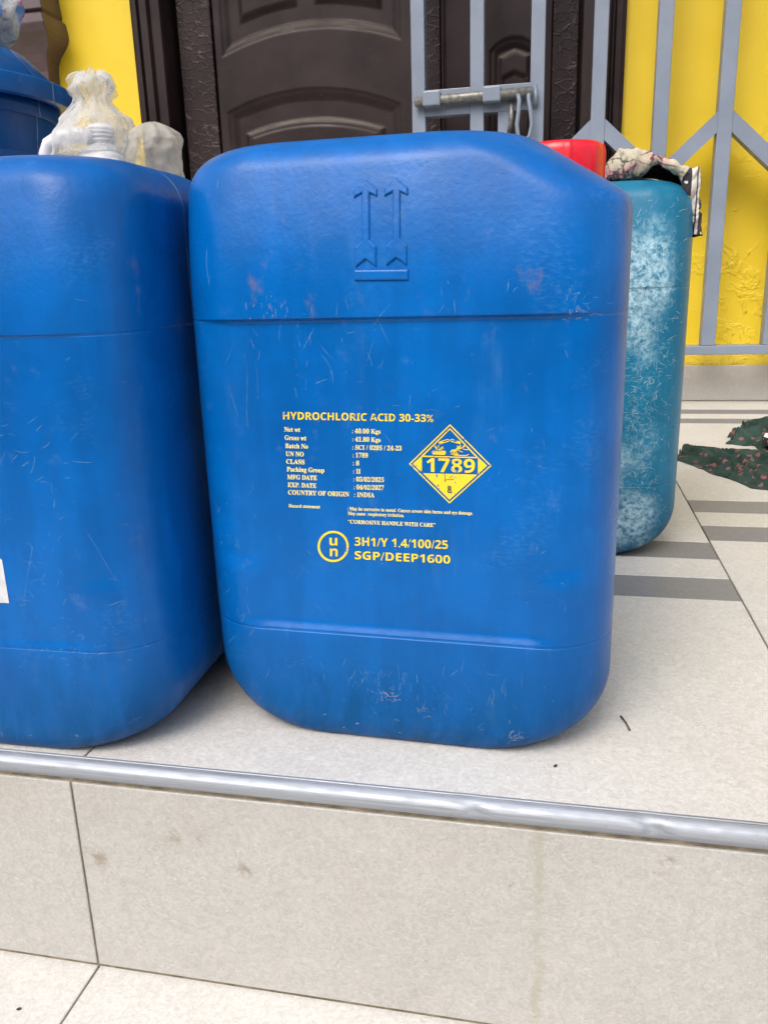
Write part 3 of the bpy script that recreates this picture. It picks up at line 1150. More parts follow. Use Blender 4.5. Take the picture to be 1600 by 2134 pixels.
class Print:
    def __init__(self):
        self.V, self.F = [], []

    def add_px(self, pts, faces, lift=.0004):
        b = len(self.V)
        for (u, v) in pts:
            x, z = px_face(u, v)
            self.V.append((x, face_y(x, z) - lift, z))
        self.F += [tuple(b + i for i in f) for f in faces]

    def text(self, body, style, x0, y0, x1, y1, cap):
        """crop coordinates: zoom of (560, 840) at 3.2"""
        V, F = text_geo(body, style)
        xs = [v[0] for v in V]
        a, b = min(xs), max(xs)
        hc = H_CAP if style == 'sans' else H_CAPS
        pts = []
        for (tx, ty) in V:
            s = (tx - a) / (b - a)
            u = x0 + s * (x1 - x0)
            v = y0 + s * (y1 - y0) - ty / hc * cap
            pts.append((560 + u / 3.2, 840 + v / 3.2))
        self.add_px(pts, F)

    def poly(self, pts, scale=7.619, ox=840, oy=860, lift=.0004):
        self.add_px([(ox + u / scale, oy + v / scale) for u, v in pts], [tuple(range(len(pts)))], lift)

    def stroke(self, pts, wd, scale=7.619, ox=840, oy=860, closed=False, lift=.0004):
        n = len(pts)
        L, Rr = [], []
        for i in range(n):
            if closed:
                a, b = pts[i - 1], pts[(i + 1) % n]
                c = pts[i]
                d1 = np.array(c) - np.array(a)
                d2 = np.array(b) - np.array(c)
                d1 = d1 / np.hypot(*d1)
                d2 = d2 / np.hypot(*d2)
                t = d1 + d2
                t /= np.hypot(*t)
                k = 1 / max(.3, abs(t @ d1))
            else:
                a, b = pts[max(0, i - 1)], pts[min(n - 1, i + 1)]
                c = pts[i]
                t = np.array(b, float) - np.array(a)
                t /= np.hypot(*t)
                k = 1
            nn = np.array([-t[1], t[0]]) * wd / 2 * k
            L.append(np.array(c) + nn)
            Rr.append(np.array(c) - nn)
        P = [(ox + p[0] / scale, oy + p[1] / scale) for p in L + Rr]
        F = [(i, (i + 1) % n, n + (i + 1) % n, n + i) for i in range(n if closed else n - 1)]
        self.add_px(P, F, lift)

    def build(self, name, mat, parent):
        me = pyd(name, self.V, self.F)
        return obj(name, me, mat, parent)


p = Print()
p.text('HYDROCHLORIC ACID 30-33%', 'sans', 92, 112, 1100, 130, 50)
p.build('printed_title', MAT['print'], can)
p = Print()
for (t, x0, y, x1) in (('Net wt', 100, 193, 207), ('Gross wt', 103, 248, 248), ('Batch No', 107, 302, 260), ('UN NO', 110, 355, 231), ('CLASS', 113, 407, 236),
                       ('Packing Group', 117, 458, 368), ('MFG DATE', 120, 510, 320), ('EXP. DATE', 123, 562, 315), ('COUNTRY OF ORIGIN', 126, 612, 535)):
    p.text(t, 'serif', x0, y, x1, y + (x1 - x0) * .033, 30)
for (t, x0, y, x1) in ((': 40.00 Kgs', 555, 204, 746), (': 41.80 Kgs', 557, 259, 746), (': SCI / 0205 / 24-23', 557, 313, 887), (': 1789', 559, 365, 661), (': 8', 561, 418, 603),
                       (': II', 563, 472, 612), (': 05/02/2025', 565, 525, 768), (': 04/02/2027', 567, 578, 768), (': INDIA', 569, 628, 705)):
    p.text(t, 'serif', x0, y, x1, y + (x1 - x0) * .022, 30)
p.text('Hazard statement', 'serif', 130, 697, 340, 705, 21)
p.text(': May be corrosive to metal. Causes severe skin burns and eye damage.', 'serif', 525, 716, 1365, 748, 22)
p.text('May cause  respiratory irritation.', 'serif', 527, 748, 903, 763, 22)
p.text('“CORROSIVE HANDLE WITH CARE”', 'serif', 528, 805, 1113, 829, 25)
p.build('printed_details', MAT['print_fine'], can)
p = Print()
p.text('3H1/Y 1.4/100/25', 'sans', 572, 952, 1197, 975, 56)
p.text('SGP/DEEP1600', 'sans', 572, 1042, 1213, 1073, 54)
p.text('u', 'sans', 403, 950, 456, 952, 66)
p.text('n', 'sans', 406, 1022, 458, 1024, 66)
ring = [(428 + 97 * math.cos(a), 958 + 97 * math.sin(a)) for a in np.linspace(0, 2 * PI, 64, endpoint=False)]
p.stroke(ring, 15, 3.2, 560, 840, True)
p.build('printed_packing_mark', MAT['print'], can)

d = Print()
TOP, RGT, BOT, LFT = (752, 205), (1402, 850), (742, 1437), (110, 820)
d.stroke([TOP, RGT, BOT, LFT], 20, closed=True)
it, ir, ib, il = (752, 265), (1345, 848), (742, 1388), (158, 820)
d.stroke([(305, 700), it, (1190, 722)], 24)
d.stroke([(305, 700), (1190, 722)], 20)
d.poly([il, (303, 690), (303, 962)])
d.poly([ir, (1197, 985), (1197, 712)])
d.poly([(318, 968), (742, 978), (1190, 990), ib])
V, F = text_geo('1789', 'sans')
a, b = min(v[0] for v in V), max(v[0] for v in V)
d.add_px([(840 + (375 + (v[0] - a) / (b - a) * 775) / 7.619, 860 + (945 + (v[0] - a) / (b - a) * 18 - v[1] / H_CAP * 218) / 7.619) for v in V], F)
# the two tubes, the block and the hand of the corrosive sign
d.stroke([(570, 490), (580, 475), (715, 432), (736, 440), (728, 462), (600, 500), (582, 503)], 13)
d.poly([(565, 480), (640, 468), (640, 488), (580, 508)])
d.stroke([(925, 490), (915, 472), (778, 432), (756, 440), (765, 462), (900, 500), (915, 503)], 13)
d.poly([(930, 480), (850, 465), (850, 486), (912, 506)])
d.poly([(462, 625), (475, 607), (520, 610), (560, 628), (620, 612), (675, 612), (685, 630), (680, 668), (665, 678), (480, 672), (466, 660)])
for s_ in ([(500, 540), (548, 605)], [(520, 530), (545, 590)], [(560, 605), (640, 545)], [(575, 612), (650, 565)], [(572, 522), (560, 570)]):
    d.stroke(s_, 12)
d.poly([(745, 630), (785, 595), (880, 590), (885, 607), (775, 640)])
for yy in (625, 645, 665):
    d.stroke([(765, yy), (885, yy + 8)], 13)
d.poly([(800, 668), (890, 680), (880, 693), (815, 690)])
d.stroke([(880, 686), (1010, 688), (1050, 670)], 13)
d.stroke([(890, 600), (920, 625), (955, 632)], 12)
d.stroke([(930, 575), (1000, 595), (1052, 597)], 12)
d.poly([(840, 585), (870, 560), (860, 525), (890, 550), (905, 530), (915, 560), (935, 572), (900, 590)])
for s_ in ([(935, 570), (990, 518)], [(955, 572), (1000, 530)], [(917, 515), (915, 550)]):
    d.stroke(s_, 11)
dm = d.build('hazard_diamond', MAT['print'], can)
e8 = Print()
V, F = text_geo('8', 'sans')
a, b = min(v[0] for v in V), max(v[0] for v in V)
e8.add_px([(840 + (710 + (v[0] - a) / (b - a) * 66) / 7.619, 860 + (1280 - v[1] / H_CAP * 108) / 7.619) for v in V], F, .0007)
e8.stroke([(668, 985), (672, 1040), (668, 1110)], 8, lift=.0007)
e8.stroke([(672, 1085), (720, 1060), (760, 1068), (815, 1060)], 6, lift=.0007)
e8.stroke([(735, 1030), (800, 1020)], 6, lift=.0007)
e8.build('class_number', MAT['print_dark'], dm)


# --- embossed arrows
def emboss(name, poly_px, parent, mat, rise=.0016):
    pts = [px_face(700 + u / 7.905, 350 + v / 7.905) for u, v in poly_px]
    n = len(pts)
    bm = bmesh.new()
    vs = [bm.verts.new((x, 0, z)) for x, z in pts]
    f = bm.faces.new(vs)
    f.normal_update()
    if f.normal.y > 0:
        f.normal_flip()
    bmesh.ops.triangulate(bm, faces=bm.faces[:])
    for k in range(1, 130):
        zc = .33 + k * .0035
        bmesh.ops.bisect_plane(bm, geom=bm.verts[:] + bm.edges[:] + bm.faces[:], plane_co=(0, 0, zc), plane_no=(0, 0, 1))
    for v in bm.verts:
        v.co.y = face_y(v.co.x, v.co.z) + .001
    r = bmesh.ops.extrude_face_region(bm, geom=bm.faces[:])
    tf = set(g for g in r['geom'] if isinstance(g, bmesh.types.BMFace))
    for v in r['geom']:
        if isinstance(v, bmesh.types.BMVert):
            v.co.y -= rise + .001
    bm.normal_update()
    tope = [e for e in bm.edges if sum(1 for q in e.link_faces if q in tf) == 1]
    bmesh.ops.bevel(bm, geom=tope, offset=.0012, segments=2, profile=.5, affect='EDGES')
    me = bpy.data.meshes.new(name)
    bm.to_mesh(me)
    bm.free()
    o = obj(name, me, mat, parent)
    return o


for (dx, dy) in ((0, 0), (508, -22)):
    pl = [(488, 205), (683, 365), (685, 492), (560, 435), (560, 1200), (668, 1310), (668, 1640), (492, 1515), (325, 1645), (320, 1320), (428, 1210), (428, 435), (290, 508), (288, 380)]
    emboss('embossed_arrow', [(u + dx, v + dy) for u, v in pl], can, MAT['blue'])
emboss('embossed_bar', [(305, 1695), (1200, 1685), (1200, 1860), (308, 1868)], can, MAT['blue'])

# white sticker edge on the left can
m2 = Matrix.Translation(can2.location) @ Matrix.Rotation(can2.rotation_euler[2], 4, 'Z')
q = [at(-60, 1100, .5445), at(16, 1155, .5445), at(30, 1246, .5445), at(-60, 1243, .5445)]
loc = [m2.inverted() @ Vector(v) for v in q]
V = []
for v in loc:
    V.append((v.x, can_h(v.z) - can_rec(v.x, v.z) * BACK + .0005, v.z))
obj('sticker', pyd('sticker', V, [(0, 1, 2, 3)]), MAT['sticker'], can2)

# ------------------------------------------------------------------ blue bin with lid
BC = (-.94, 1.18)
bin_ = tag(empty('lidded_bin', (BC[0], BC[1], 0)), 'large blue plastic bin with a domed lid standing behind the jerrycans', 'bin')


LZ = .650


def binrib(a, z):
    return .0012 * math.cos(a * 60) if z < .60 else 0


body = lathe_me('body', [(.0, .0005), (.150, .0005), (.156, .006), (.160, .10), (.166, .20), (.173, .36), (.179, .50), (.1815, .568), (.1805, .571), (.1825, .574), (.186, .60), (.189, .625)], 160, binrib)
obj('body', autosmooth(body, 40), MAT['blue_bin'], bin_)
lid = lathe_me('lid', [(.190, LZ - .008), (.212, LZ - .014), (.2190, LZ - .012), (.220, LZ + .011), (.2175, LZ + .014), (.194, LZ + .016), (.188, LZ + .030), (.16, LZ + .060), (.11, LZ + .080), (.05, LZ + .090), (.0, LZ + .092)], 96)
obj('lid', autosmooth(lid, 50), MAT['blue_bin'], bin_)
obj('rim', lathe_me('rim', [(.185, .62), (.194, .62), (.194, LZ - .007), (.185, LZ - .007)], 96), MAT['blue_bin'], bin_)


# ------------------------------------------------------------------ crumpled bags
def bag_me(name, prof, cx, cy, seed, crump=.012, ry=.8, n=72, ears=0.0, lean=0.0):
    """prof: (z, rx) rings"""
    zs = np.linspace(prof[0][0], prof[-1][0], 60)
    pz = [a for a, b in prof]
    pr = [b for a, b in prof]
    V, F = [], []
    z0, z1 = zs[0], zs[-1]
    for z in zs:
        r = np.interp(z, pz, pr)
        t = (z - z0) / (z1 - z0)
        for k in range(n):
            a = 2 * PI * k / n
            q = Vector((math.cos(a) * 1.6, math.sin(a) * 1.6, z * 26 + seed))
            c = abs(mnoise.noise(q * 1.2)) * 1.5 + abs(mnoise.noise(q * 2.9)) * .8 - .8
            rr = r + crump * c * (1 if t > .03 else .2)
            pl = .10 * math.cos(a * 9 + seed) * sstep(.55, .8, t) * r
            zz = z + ears * sstep(.8, 1, t) * (mnoise.noise(Vector((math.cos(a) * 2.2, math.sin(a) * 2.2, seed))) * .022)
            V.append((cx + lean * sstep(.25, .6, t) + (rr + pl) * math.cos(a) + .006 * mnoise.noise(Vector((z * 30, seed, 0))), cy + (rr + pl) * math.sin(a) * ry, zz))
    for i in range(len(zs) - 1):
        for k in range(n):
            l = (k + 1) % n
            F.append((i * n + k, i * n + l, (i + 1) * n + l, (i + 1) * n + k))
    F.append(tuple(range(n))[::-1])
    return pyd(name, V, F, True)


BY = .975
zt = .4785
pa = lambda u, v: at(u, v, BY)
axc = float(pa(188, 300)[0])
bz_ = lambda v: float(pa(200, v)[2])
prof = [(zt, .040), (zt + .004, .050), (bz_(320), .0535), (bz_(280), .0525), (bz_(250), .044), (bz_(234), .033), (bz_(216), .023), (bz_(203), .021), (bz_(188), .028), (bz_(174), .030), (bz_(160), .023), (bz_(153), .013)]
bagA = tag(obj('plastic_bag', bag_me('plastic_bag', prof, axc, BY, 3.1, .007, .85, 84, .7, .010), MAT['bag_clear']), 'clear plastic bag gathered at the top, holding a white jug', 'bag', 'polythene bags')
obj('inner_fold', bag_me('inner_fold', [(a_, b_ * .84) for a_, b_ in prof[2:]], axc + .003, BY + .004, 6.6, .009, .8, 84, .6, .009), MAT['bag_clear'], bagA)
bxc = float(pa(312, 300)[0])
bzb = lambda v: float(pa(310, v)[2])
prof = [(zt, .022), (zt + .004, .030), (bzb(335), .0355), (bzb(312), .0365), (bzb(290), .0335), (bzb(275), .028), (bzb(263), .020), (bzb(254), .010), (bzb(250), .002)]
tag(obj('plastic_bag', bag_me('plastic_bag', prof, bxc, BY + .01, 9.4, .0035, .9), MAT['bag_cloudy']), 'cloudy beige plastic bag, rounded and full, beside the one with the jug', 'bag', 'polythene bags')

# white jug inside the clear bag
jx = float(pa(215, 320)[0])
jug = tag(empty('white_jug', (jx, BY, zt)), 'small white plastic jug with handle inside the clear bag', 'jug')
bm = bmesh.new()
rows = [(0.002, .030), (.006, .033), (.030, .034), (.045, .032), (.056, .024), (.064, .015)]
n = 40
V, F = [], []
for (z, r) in rows:
    for k in range(n):
        a = 2 * PI * k / n
        e = 3.2 if r > .026 else 2.2
        cc, ss = math.cos(a), math.sin(a)
        m_ = (abs(cc) ** e + abs(ss) ** e) ** (-1 / e)
        V.append((r * m_ * cc, r * m_ * ss, z))
for i in range(len(rows) - 1):
    for k in range(n):
        F.append((i * n + k, i * n + (k + 1) % n, (i + 1) * n + (k + 1) % n, (i + 1) * n + k))
F.append(tuple(range(n))[::-1])
F.append(tuple((len(rows) - 1) * n + k for k in range(n)))
bm.free()
obj('body', pyd('body', V, F, True), MAT['white_plastic'], jug)
np_ = [(.0135, .062)]
for i in range(4):
    z = .066 + i * .0045
    np_ += [(.0140, z), (.0162, z + .0015), (.0162, z + .0028), (.0140, z + .004)]
np_ += [(.012, .086), (.010, .086), (.010, .070), (.0, .070)]
obj('neck', lathe_me('neck', np_, 40), MAT['white_plastic'], jug)
hx = [float(pa(u, v)[0]) - jx for u, v in ((205, 285), (170, 284), (135, 292), (115, 305), (108, 325), (112, 345), (140, 352), (185, 350))]
hz = [float(pa(u, v)[2]) - zt for u, v in ((205, 288), (170, 284), (135, 290), (115, 303), (108, 325), (112, 343), (140, 352), (185, 352))]
obj('handle', tube_me('handle', [(a, -.012, max(.010, b)) for a, b in zip(hx, hz)], .0086, 14), MAT['white_plastic'], jug)


# small wrapped bag on the bin lid
def sachet():
    c = at(-18, 70, 1.50)
    V, F = [], []
    N, K = 26, 40
    zb = LZ + .098
    for i in range(N):
        t = i / (N - 1)
        for k in range(K):
            a = 2 * PI * k / K
            r = .050 * math.sin(PI * (.12 + .80 * t)) ** .8
            cr = 1 + .28 * mnoise.noise(Vector((math.cos(a) * 2, math.sin(a) * 2, t * 4 + 2)))
            V.append((r * cr * math.cos(a) + .03 * t, r * cr * math.sin(a) * .7, t * .075 + .03 * t * max(0, math.cos(a)) + .012 * mnoise.noise(Vector((a, t * 5, 1)))))
    for i in range(N - 1):
        for k in range(K):
            F.append((i * K + k, i * K + (k + 1) % K, (i + 1) * K + (k + 1) % K, (i + 1) * K + k))
    F.append(tuple(range(K))[::-1])
    F.append(tuple((N - 1) * K + k for k in range(K)))
    return pyd('plastic_wrapper', V, F, True)


def m_wrapper():
    M = Mat('printed_wrapper', .25, .6)
    P = M.coord('Object')
    c = M.mix(M.rng(M.noise(P, 20, 3), .45, .55), (.62, .63, .64), (.45, .44, .40))
    c = M.mix(M.rng(M.noise(M.vadd(P, (3, 1, 2)), 16, 2), .56, .60), c, (.10, .28, .62))
    c = M.mix(M.rng(M.noise(M.vadd(P, (7, 1, 2)), 30, 2), .62, .66), c, (.55, .2, .4))
    return M.out(c, None, M.bump(M.noise(P, 50, 4, .6, 1.5), .006, .9))


tag(obj('plastic_wrapper', sachet(), m_wrapper(), None, (float(at(-30, 100, 1.20)[0]), 1.20, LZ + .068)), 'crumpled printed plastic wrapper lying on the lid of the bin', 'wrapper')


# ------------------------------------------------------------------ cloth on the teal can
def cloth_top():
    """folded cloth: lies over the top and hangs down the right end of the teal can, its fold open to the front"""
    YC = 1.150
    IN = [(1254, 377), (1266, 376), (1290, 374), (1320, 372), (1350, 372), (1375, 375), (1394, 383), (1409, 398), (1420, 418), (1428, 436), (1434, 452), (1438, 464), (1440, 476), (1441, 488)]
    OU = [(1250, 360), (1266, 336), (1287, 312), (1320, 312), (1352, 318), (1378, 330), (1416, 344), (1449, 351), (1454, 372), (1452, 398), (1457, 420), (1452, 440), (1457, 461), (1454, 490)]
    TC = [0, .06, .14, .22, .30, .38, .46, .55, .62, .70, .78, .86, .93, 1]
    I3 = [at(u, v, YC) for u, v in IN]
    O3 = [at(u, v, YC) for u, v in OU]
    ip = lambda A, s, j: float(np.interp(s, TC, [q[j] for q in A]))
    S, K = 130, 64
    V, F, UV = [], [], []
    fronty = YC + .002
    for i in range(S):
        s = i / (S - 1)
        ix, iz, ox, oz = ip(I3, s, 0), ip(I3, s, 2), ip(O3, s, 0), ip(O3, s, 2)
        dep = float(np.interp(s, [0, .1, .5, .8, 1], [.06, .10, .11, .09, .07]))
        clo = float(np.interp(s, [0, .14, .24, .30, .44, .52, .60, 1], [1, 1, .95, .42, .45, .75, .97, .98]))
        back = fronty + dep
        for k in range(K):
            a = k / (K - 1)
            if a < .28:
                t = a / .28
                y, h = fronty + .012 + (back - fronty - .012) * t, .03
            elif a < .40:
                t = (a - .28) / .12
                y, h = back + .010 * math.sin(PI * t), .03 + .82 * (.5 - .5 * math.cos(PI * t))
            elif a < .74:
                t = (a - .40) / .34
                y, h = back + (fronty - back) * t, .85 + .15 * math.sin(PI / 2 * t) + .05 * math.sin(PI * t)
            else:
                t = (a - .74) / .26
                y = fronty - .010 * math.sin(PI * min(1, t * .8)) + .010 * t
                h = 1 - clo * t + .07 * math.sin(s * 40) * t * (1 if clo < .9 else .2)
                h = max(.03, h)
            w_ = math.hypot(ox - ix, oz - iz)
            wv = (.0050 * (.5 - abs(mnoise.noise(Vector((s * 9, a * 7, 2.2)))) * 2) + .0024 * (.5 - abs(mnoise.noise(Vector((s * 24, a * 12, 7.2)))) * 2)) * min(1, h * 3)
            fr = wv / max(.01, w_)
            yy = y + .006 * mnoise.noise(Vector((s * 11, a * 3, 4.0))) + .003 * mnoise.noise(Vector((s * 34, a * 4, 9.0)))
            q = max(.03, h + fr)
            V.append((ix + (ox - ix) * q, yy, iz + (oz - iz) * q))
            UV.append((s, a))
    for i in range(S - 1):
        for k in range(K - 1):
            F.append((i * K + k, i * K + k + 1, (i + 1) * K + k + 1, (i + 1) * K + k))
    me = pyd('patterned_cloth', V, F, True)
    uvl = me.uv_layers.new(name='UVMap')
    for lp in me.loops:
        uvl.data[lp.index].uv = UV[lp.vertex_index]
    return me


cl = tag(obj('patterned_cloth', cloth_top(), MAT['cream']), 'cream cloth with dark branch print and striped hem folded over the teal jerrycan', 'cloth')
cl.location.x = .003
so = cl.modifiers.new('solid', 'SOLIDIFY')
so.thickness = .0012
so.offset = 0.0


# ------------------------------------------------------------------ cloths on the floor
def heap(name, path, widths, heights, mat, seed, fold=.008, ny=96, nx=150):
    """crumpled cloth lying along a path on the floor"""
    path = [Vector((p[0], p[1], 0)) for p in path]
    L = [0]
    for i in range(1, len(path)):
        L.append(L[-1] + (path[i] - path[i - 1]).length)
    V, F = [], []
    for i in range(nx):
        s = i / (nx - 1)
        t = s * L[-1]
        for j in range(1, len(path)):
            if t <= L[j] or j == len(path) - 1:
                f = (t - L[j - 1]) / (L[j] - L[j - 1])
                c = path[j - 1].lerp(path[j], f)
                d = (path[j] - path[j - 1]).normalized()
                break
        sd_ = Vector((-d.y, d.x, 0))
        wd = np.interp(s, np.linspace(0, 1, len(widths)), widths)
        hg = np.interp(s, np.linspace(0, 1, len(heights)), heights)
        for k in range(ny):
            a = k / (ny - 1) * 2 - 1
            wv = .35 * mnoise.noise(Vector((s * 3.5, a * 1.2, seed + 9)))
            rid = 1 - (mnoise.noise(Vector((s * 1.8, (a + wv) * 3.6, seed))) ** 2 + .0016) ** .5 * 3.2
            rid2 = 1 - (mnoise.noise(Vector((s * 4, (a + wv) * 7.0, seed + 4))) ** 2 + .0036) ** .5 * 2.4
            env = max(0, 1 - abs(a) ** 1.6)
            z = env * (hg * (.22 + .85 * rid) + fold * 1.5 * rid2)
            z = max(.0012, z)
            e = .030 * mnoise.noise(Vector((s * 5, 3 * math.copysign(1, a), seed)))
            p = c + sd_ * (a * (wd / 2 + e)) + d * (.03 * mnoise.noise(Vector((a * 1.8, seed, s * 2))))
            V.append((p.x, p.y, z))
    for i in range(nx - 1):
        for k in range(ny - 1):
            F.append((i * ny + k, i * ny + k + 1, (i + 1) * ny + k + 1, (i + 1) * ny + k))
    me = pyd(name, V, F, True)
    o = obj(name, me, mat)
    m = o.modifiers.new('solid', 'SOLIDIFY')
    m.thickness = .001
    m.offset = 0
    return o


Z = lambda u, v: tuple(atz(u, v, 0)[:2])
tag(heap('green_cloth', [Z(1424, 946), Z(1450, 956), Z(1500, 964), Z(1560, 972), Z(1640, 985), Z(1720, 990)], [.06, .12, .20, .27, .30, .26], [.012, .015, .018, .022, .024, .018], MAT['green'], 2.3, .011),
    'long green floral cloth lying crumpled on the floor tiles', 'cloth', 'cloths on the porch floor')
tag(heap('green_cloth', [Z(1543, 907), Z(1560, 910), Z(1590, 915), Z(1680, 925)], [.10, .20, .24, .2], [.030, .045, .045, .03], MAT['green'], 7.9, .010),
    'small bundled green floral cloth nearer the wall than the long one', 'cloth', 'cloths on the porch floor')
tag(heap('printed_cloth', [Z(1592, 935), Z(1610, 936), Z(1660, 938), Z(1740, 940)], [.10, .26, .30, .2], [.03, .06, .07, .05], MAT['bw'], 5.1, .008),
    'white cloth with black lines and pink patches between the green cloths', 'cloth', 'cloths on the porch floor')

# ------------------------------------------------------------------ bits on the floor
a, b = atz(1293, 1495, .0), atz(1312, 1524, .0)
tag(obj('twig', tube_me('twig', [(a[0], a[1], .001), ((a[0] + b[0]) / 2 + .0005, (a[1] + b[1]) / 2, .0016), (b[0], b[1], .001)], .0009, 6), MAT['twig']), 'thin dark twig on the tile beside the printed jerrycan', 'twig')
crumb = bpy.data.meshes.new('crumb')
bm = bmesh.new()
bmesh.ops.create_icosphere(bm, subdivisions=2, radius=1)
for v in bm.verts:
    v.co *= 1 + .3 * mnoise.noise(v.co * 1.7)
bm.to_mesh(crumb)
bm.free()
crumb.materials.append(MAT['crumb'])
for (u, v, z, lb) in ((1157, 1598, 0, 'tiny dark crumb of dirt on the porch tile in front of the printed jerrycan'), (40, 2105, LOW_Z, 'tiny dark crumb of dirt on the lower step tile below the riser')):
    q = atz(u, v, z)
    o = obj('crumb', crumb, None, None, (q[0], q[1], q[2] + .0008), (0, 0, random.random() * 3))
    o.scale = (.0022, .0012, .0010)
    tag(o, lb, 'crumb', 'crumbs of dirt')


# ------------------------------------------------------------------ scratches scored into the cans
from mathutils.bvhtree import BVHTree
BV = BVHTree.FromPolygons([v.co for v in BODY.vertices], [tuple(p.vertices) for p in BODY.polygons])


def strokes(parent, side, lines, mat, name='scratches'):
    """lines: ([(x, z), ...], width) in the can's own frame, laid on its front (-1) or back (+1)"""
    V, F = [], []
    for pts, wd in lines:
        prev = None
        n = len(pts)
        row = []
        for i, (x, z) in enumerate(pts):
            h = BV.ray_cast(Vector((x, side * .6, z)), Vector((0, -side, 0)))
            if h[0] is None:
                row = []
                break
            row.append((h[0], h[1]))
        if len(row) < 2:
            continue
        b = len(V)
        for i, (p, nr) in enumerate(row):
            t = (row[min(i + 1, n - 1)][0] - row[max(i - 1, 0)][0])
            if t.length < 1e-6:
                t = Vector((1, 0, 0))
            sdv = t.normalized().cross(nr).normalized()
            ww = wd * (.25 if i in (0, n - 1) else 1.0) / 2
            V += [p + sdv * ww + nr * .00025, p - sdv * ww + nr * .00025]
        for i in range(n - 1):
            F.append((b + 2 * i, b + 2 * i + 1, b + 2 * i + 3, b + 2 * i + 2))
    return obj(name, pyd(name, V, F), mat, parent)


def wander(x, z, ang, ln, curl, n=5):
    pts = []
    for i in range(n):
        pts.append((x, z))
        x += math.cos(ang) * ln / (n - 1)
        z += math.sin(ang) * ln / (n - 1)
        ang += curl
    return pts


def m_scratch(name, col, a=.55):
    M = Mat(name, .5, .4)
    P = M.coord('Object')
    M.out(col)
    tr = M.n('BsdfTransparent')
    mx = M.n('MixShader')
    M.put(mx.inputs[0], M.rng(M.noise(P, 90, 3), .3, .7, a * .45, min(1, a * 1.4)))
    M.t.links.new(tr.outputs[0], mx.inputs[1])
    M.t.links.new(M.b.outputs[0], mx.inputs[2])
    M.t.links.new(mx.outputs[0], M.t.nodes['Material Output'].inputs[0])
    return M.m


MAT['scr'] = m_scratch('whitened_scratch', (.22, .42, .64), .24)
MAT['scr_teal'] = m_scratch('whitened_teal_scratch', (.55, .74, .82), .30)
rnd = random.Random(11)


def scatter(n, cx, cz, sx, sz, lmin, lmax, angs, wmin, wmax):
    out = []
    for _ in range(n):
        x, z = rnd.gauss(cx, sx), rnd.gauss(cz, sz)
        if not (.012 < z < .462 and abs(x) < .163):
            continue
        out.append((wander(x, z, rnd.choice(angs) + rnd.gauss(0, .35), rnd.uniform(lmin, lmax) ** 1.0, rnd.gauss(0, .12)), rnd.uniform(wmin, wmax)))
    return out


def fpx(*pts):
    return [px_face(u, v) for u, v in pts]


L = []
for _ in range(34):
    L.append((wander(rnd.uniform(-.16, .16), rnd.uniform(.02, .45), rnd.choice((1.5, 1.5, .1, .8, 2.4)) + rnd.gauss(0, .3), rnd.uniform(.0008, .012), rnd.gauss(0, .1)), rnd.uniform(.0002, .0006)))
L += scatter(18, -.06, .33, .03, .02, .004, .025, (1.4, 1.7), .0003, .0007)
L += scatter(22, .02, .30, .05, .04, .002, .012, (.1, 1.5, .8), .0003, .0006)
L += scatter(28, -.135, .12, .015, .06, .002, .014, (1.5, .9), .0003, .0007)
L += scatter(35, -.02, .062, .022, .006, .004, .014, (1.5, 1.6), .0003, .0006)
L += scatter(30, .05, .05, .05, .012, .004, .014, (1.5,), .0003, .0005)
L += scatter(24, .11, .205, .025, .04, .002, .008, (.2, 1.5), .0003, .0006)
L += scatter(20, .137, .36, .010, .006, .002, .008, (.2, 1.5), .0004, .0008)
L += [(fpx((424, 520), (421, 545), (424, 570), (430, 600)), .0011), (fpx((947, 625), (948, 638), (950, 655)), .0008), (fpx((1062, 583), (1060, 600), (1058, 612)), .0007),
      (fpx((800, 905), (812, 920), (818, 932)), .0006), (fpx((636, 1145), (645, 1155), (655, 1158)), .0006)]
strokes(can, -1, L, MAT['scr'])['kind'] = 'stuff'

MAT['scrape'] = m_scratch('grey_scrape', (.36, .38, .46), .30)


def spots(n, xa, xb, za, zb):
    return [(wander(rnd.uniform(xa, xb), rnd.uniform(za, zb), rnd.uniform(0, 3), rnd.uniform(.0006, .0018), 0, 3), rnd.uniform(.0006, .0014)) for _ in range(n)]


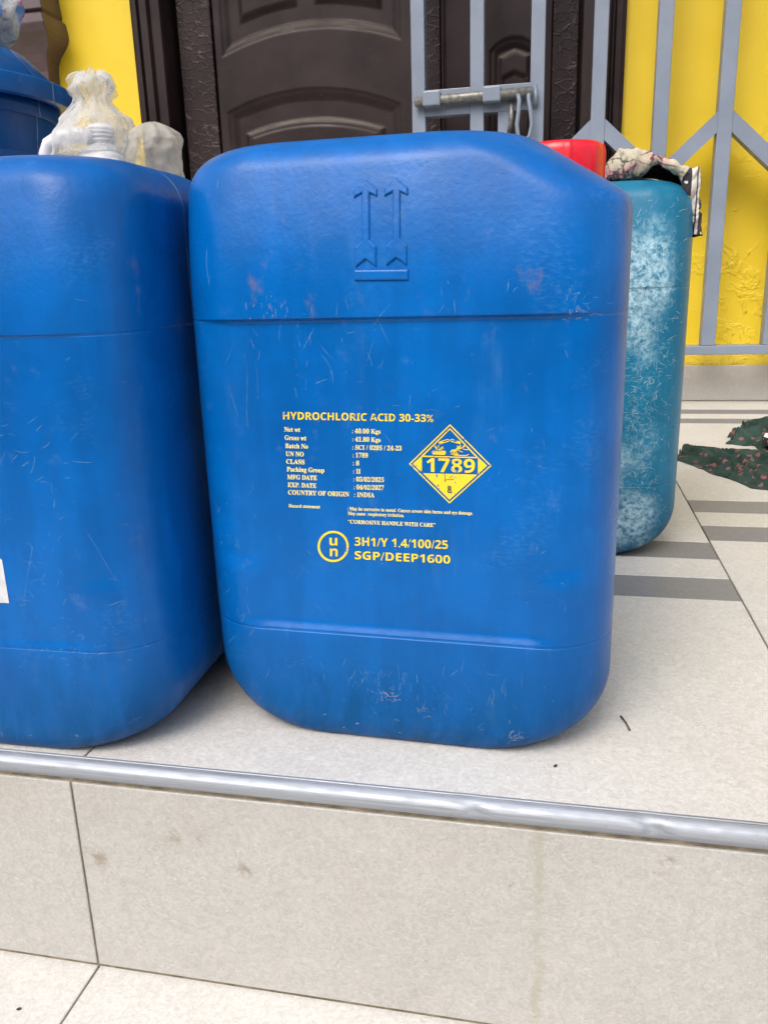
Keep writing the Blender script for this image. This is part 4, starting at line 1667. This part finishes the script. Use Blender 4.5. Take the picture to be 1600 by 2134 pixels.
L = []
for (u, v, sx, sz, n, an) in ((800, 1450, .0075, .0035, 40, (.05, .05, 1.5)), (872, 1480, .0030, .0015, 14, (.1,)), (1072, 1535, .0040, .0030, 34, (.7, 1.2)), (1205, 655, .0035, .0020, 16, (.1, 1.4)), (560, 650, .010, .006, 22, (1.5,)), (770, 1140, .004, .004, 12, (1.5, .2))):
    x, z = px_face(u, v)
    L += scatter(n, x, max(.016, z), sx, sz, .001, .005, an, .0003, .0009)
strokes(can, -1, L, MAT['scrape'], 'scrape_marks')['kind'] = 'stuff'
strokes(can, -1, spots(70, -.155, .155, .03, .45) + [(fpx((512, 750), (514, 800), (512, 860), (516, 900)), .0005), (fpx((472, 800), (484, 840), (494, 868)), .0006), (fpx((530, 750), (535, 790), (537, 835)), .0004)], MAT['scr'], 'specks')['kind'] = 'stuff'

i2 = m2.inverted()


def c2(*pts):
    out = []
    for u, v in pts:
        q = i2 @ Vector(at(u, v, .542))
        out.append((q.x, q.z))
    return out


L = []
for _ in range(40):
    L.append((wander(rnd.uniform(-.165, .16), rnd.uniform(.02, .45), rnd.choice((1.5, .1, .8, 2.4)) + rnd.gauss(0, .3), rnd.uniform(.001, .010), rnd.gauss(0, .1)), rnd.uniform(.0003, .0007)))
L += scatter(40, -.07, .26, .03, .02, .004, .016, (.3, 2.8), .0004, .0009)
L += scatter(40, -.09, .17, .03, .03, .002, .010, (.3, 2.3), .0003, .0006)
L += scatter(40, -.10, .10, .04, .01, .002, .008, (.3, 2.3), .0003, .0007)
L += [(c2((58, 1124), (68, 1123), (74, 1132), (70, 1160), (62, 1200), (56, 1248)), .0007), (c2((43, 1148), (58, 1160), (70, 1164), (85, 1178)), .0007), (c2((206, 1254), (230, 1257), (250, 1252), (260, 1244)), .0007),
      (c2((260, 1245), (245, 1260), (232, 1279)), .0007), (c2((178, 1090), (200, 1130), (230, 1195), (242, 1212)), .0004)]
strokes(can2, 1, L, MAT['scr'])['kind'] = 'stuff'

ANG = (.2, .9, 1.5, 2.2, 2.7)
L = scatter(800, -.108, .355, .028, .040, .002, .010, ANG, .0003, .0008)
L += scatter(430, -.112, .26, .022, .050, .002, .012, ANG, .0003, .0007)
L += scatter(430, -.115, .15, .018, .050, .002, .010, ANG, .0003, .0007)
L += scatter(550, -.112, .062, .022, .030, .0015, .007, ANG, .0003, .0007)
L += scatter(90, -.11, .24, .045, .13, .003, .018, (.4, 1.2, 2.2), .0004, .0009)
strokes(can3, 1, L, MAT['scr_teal'])['kind'] = 'stuff'
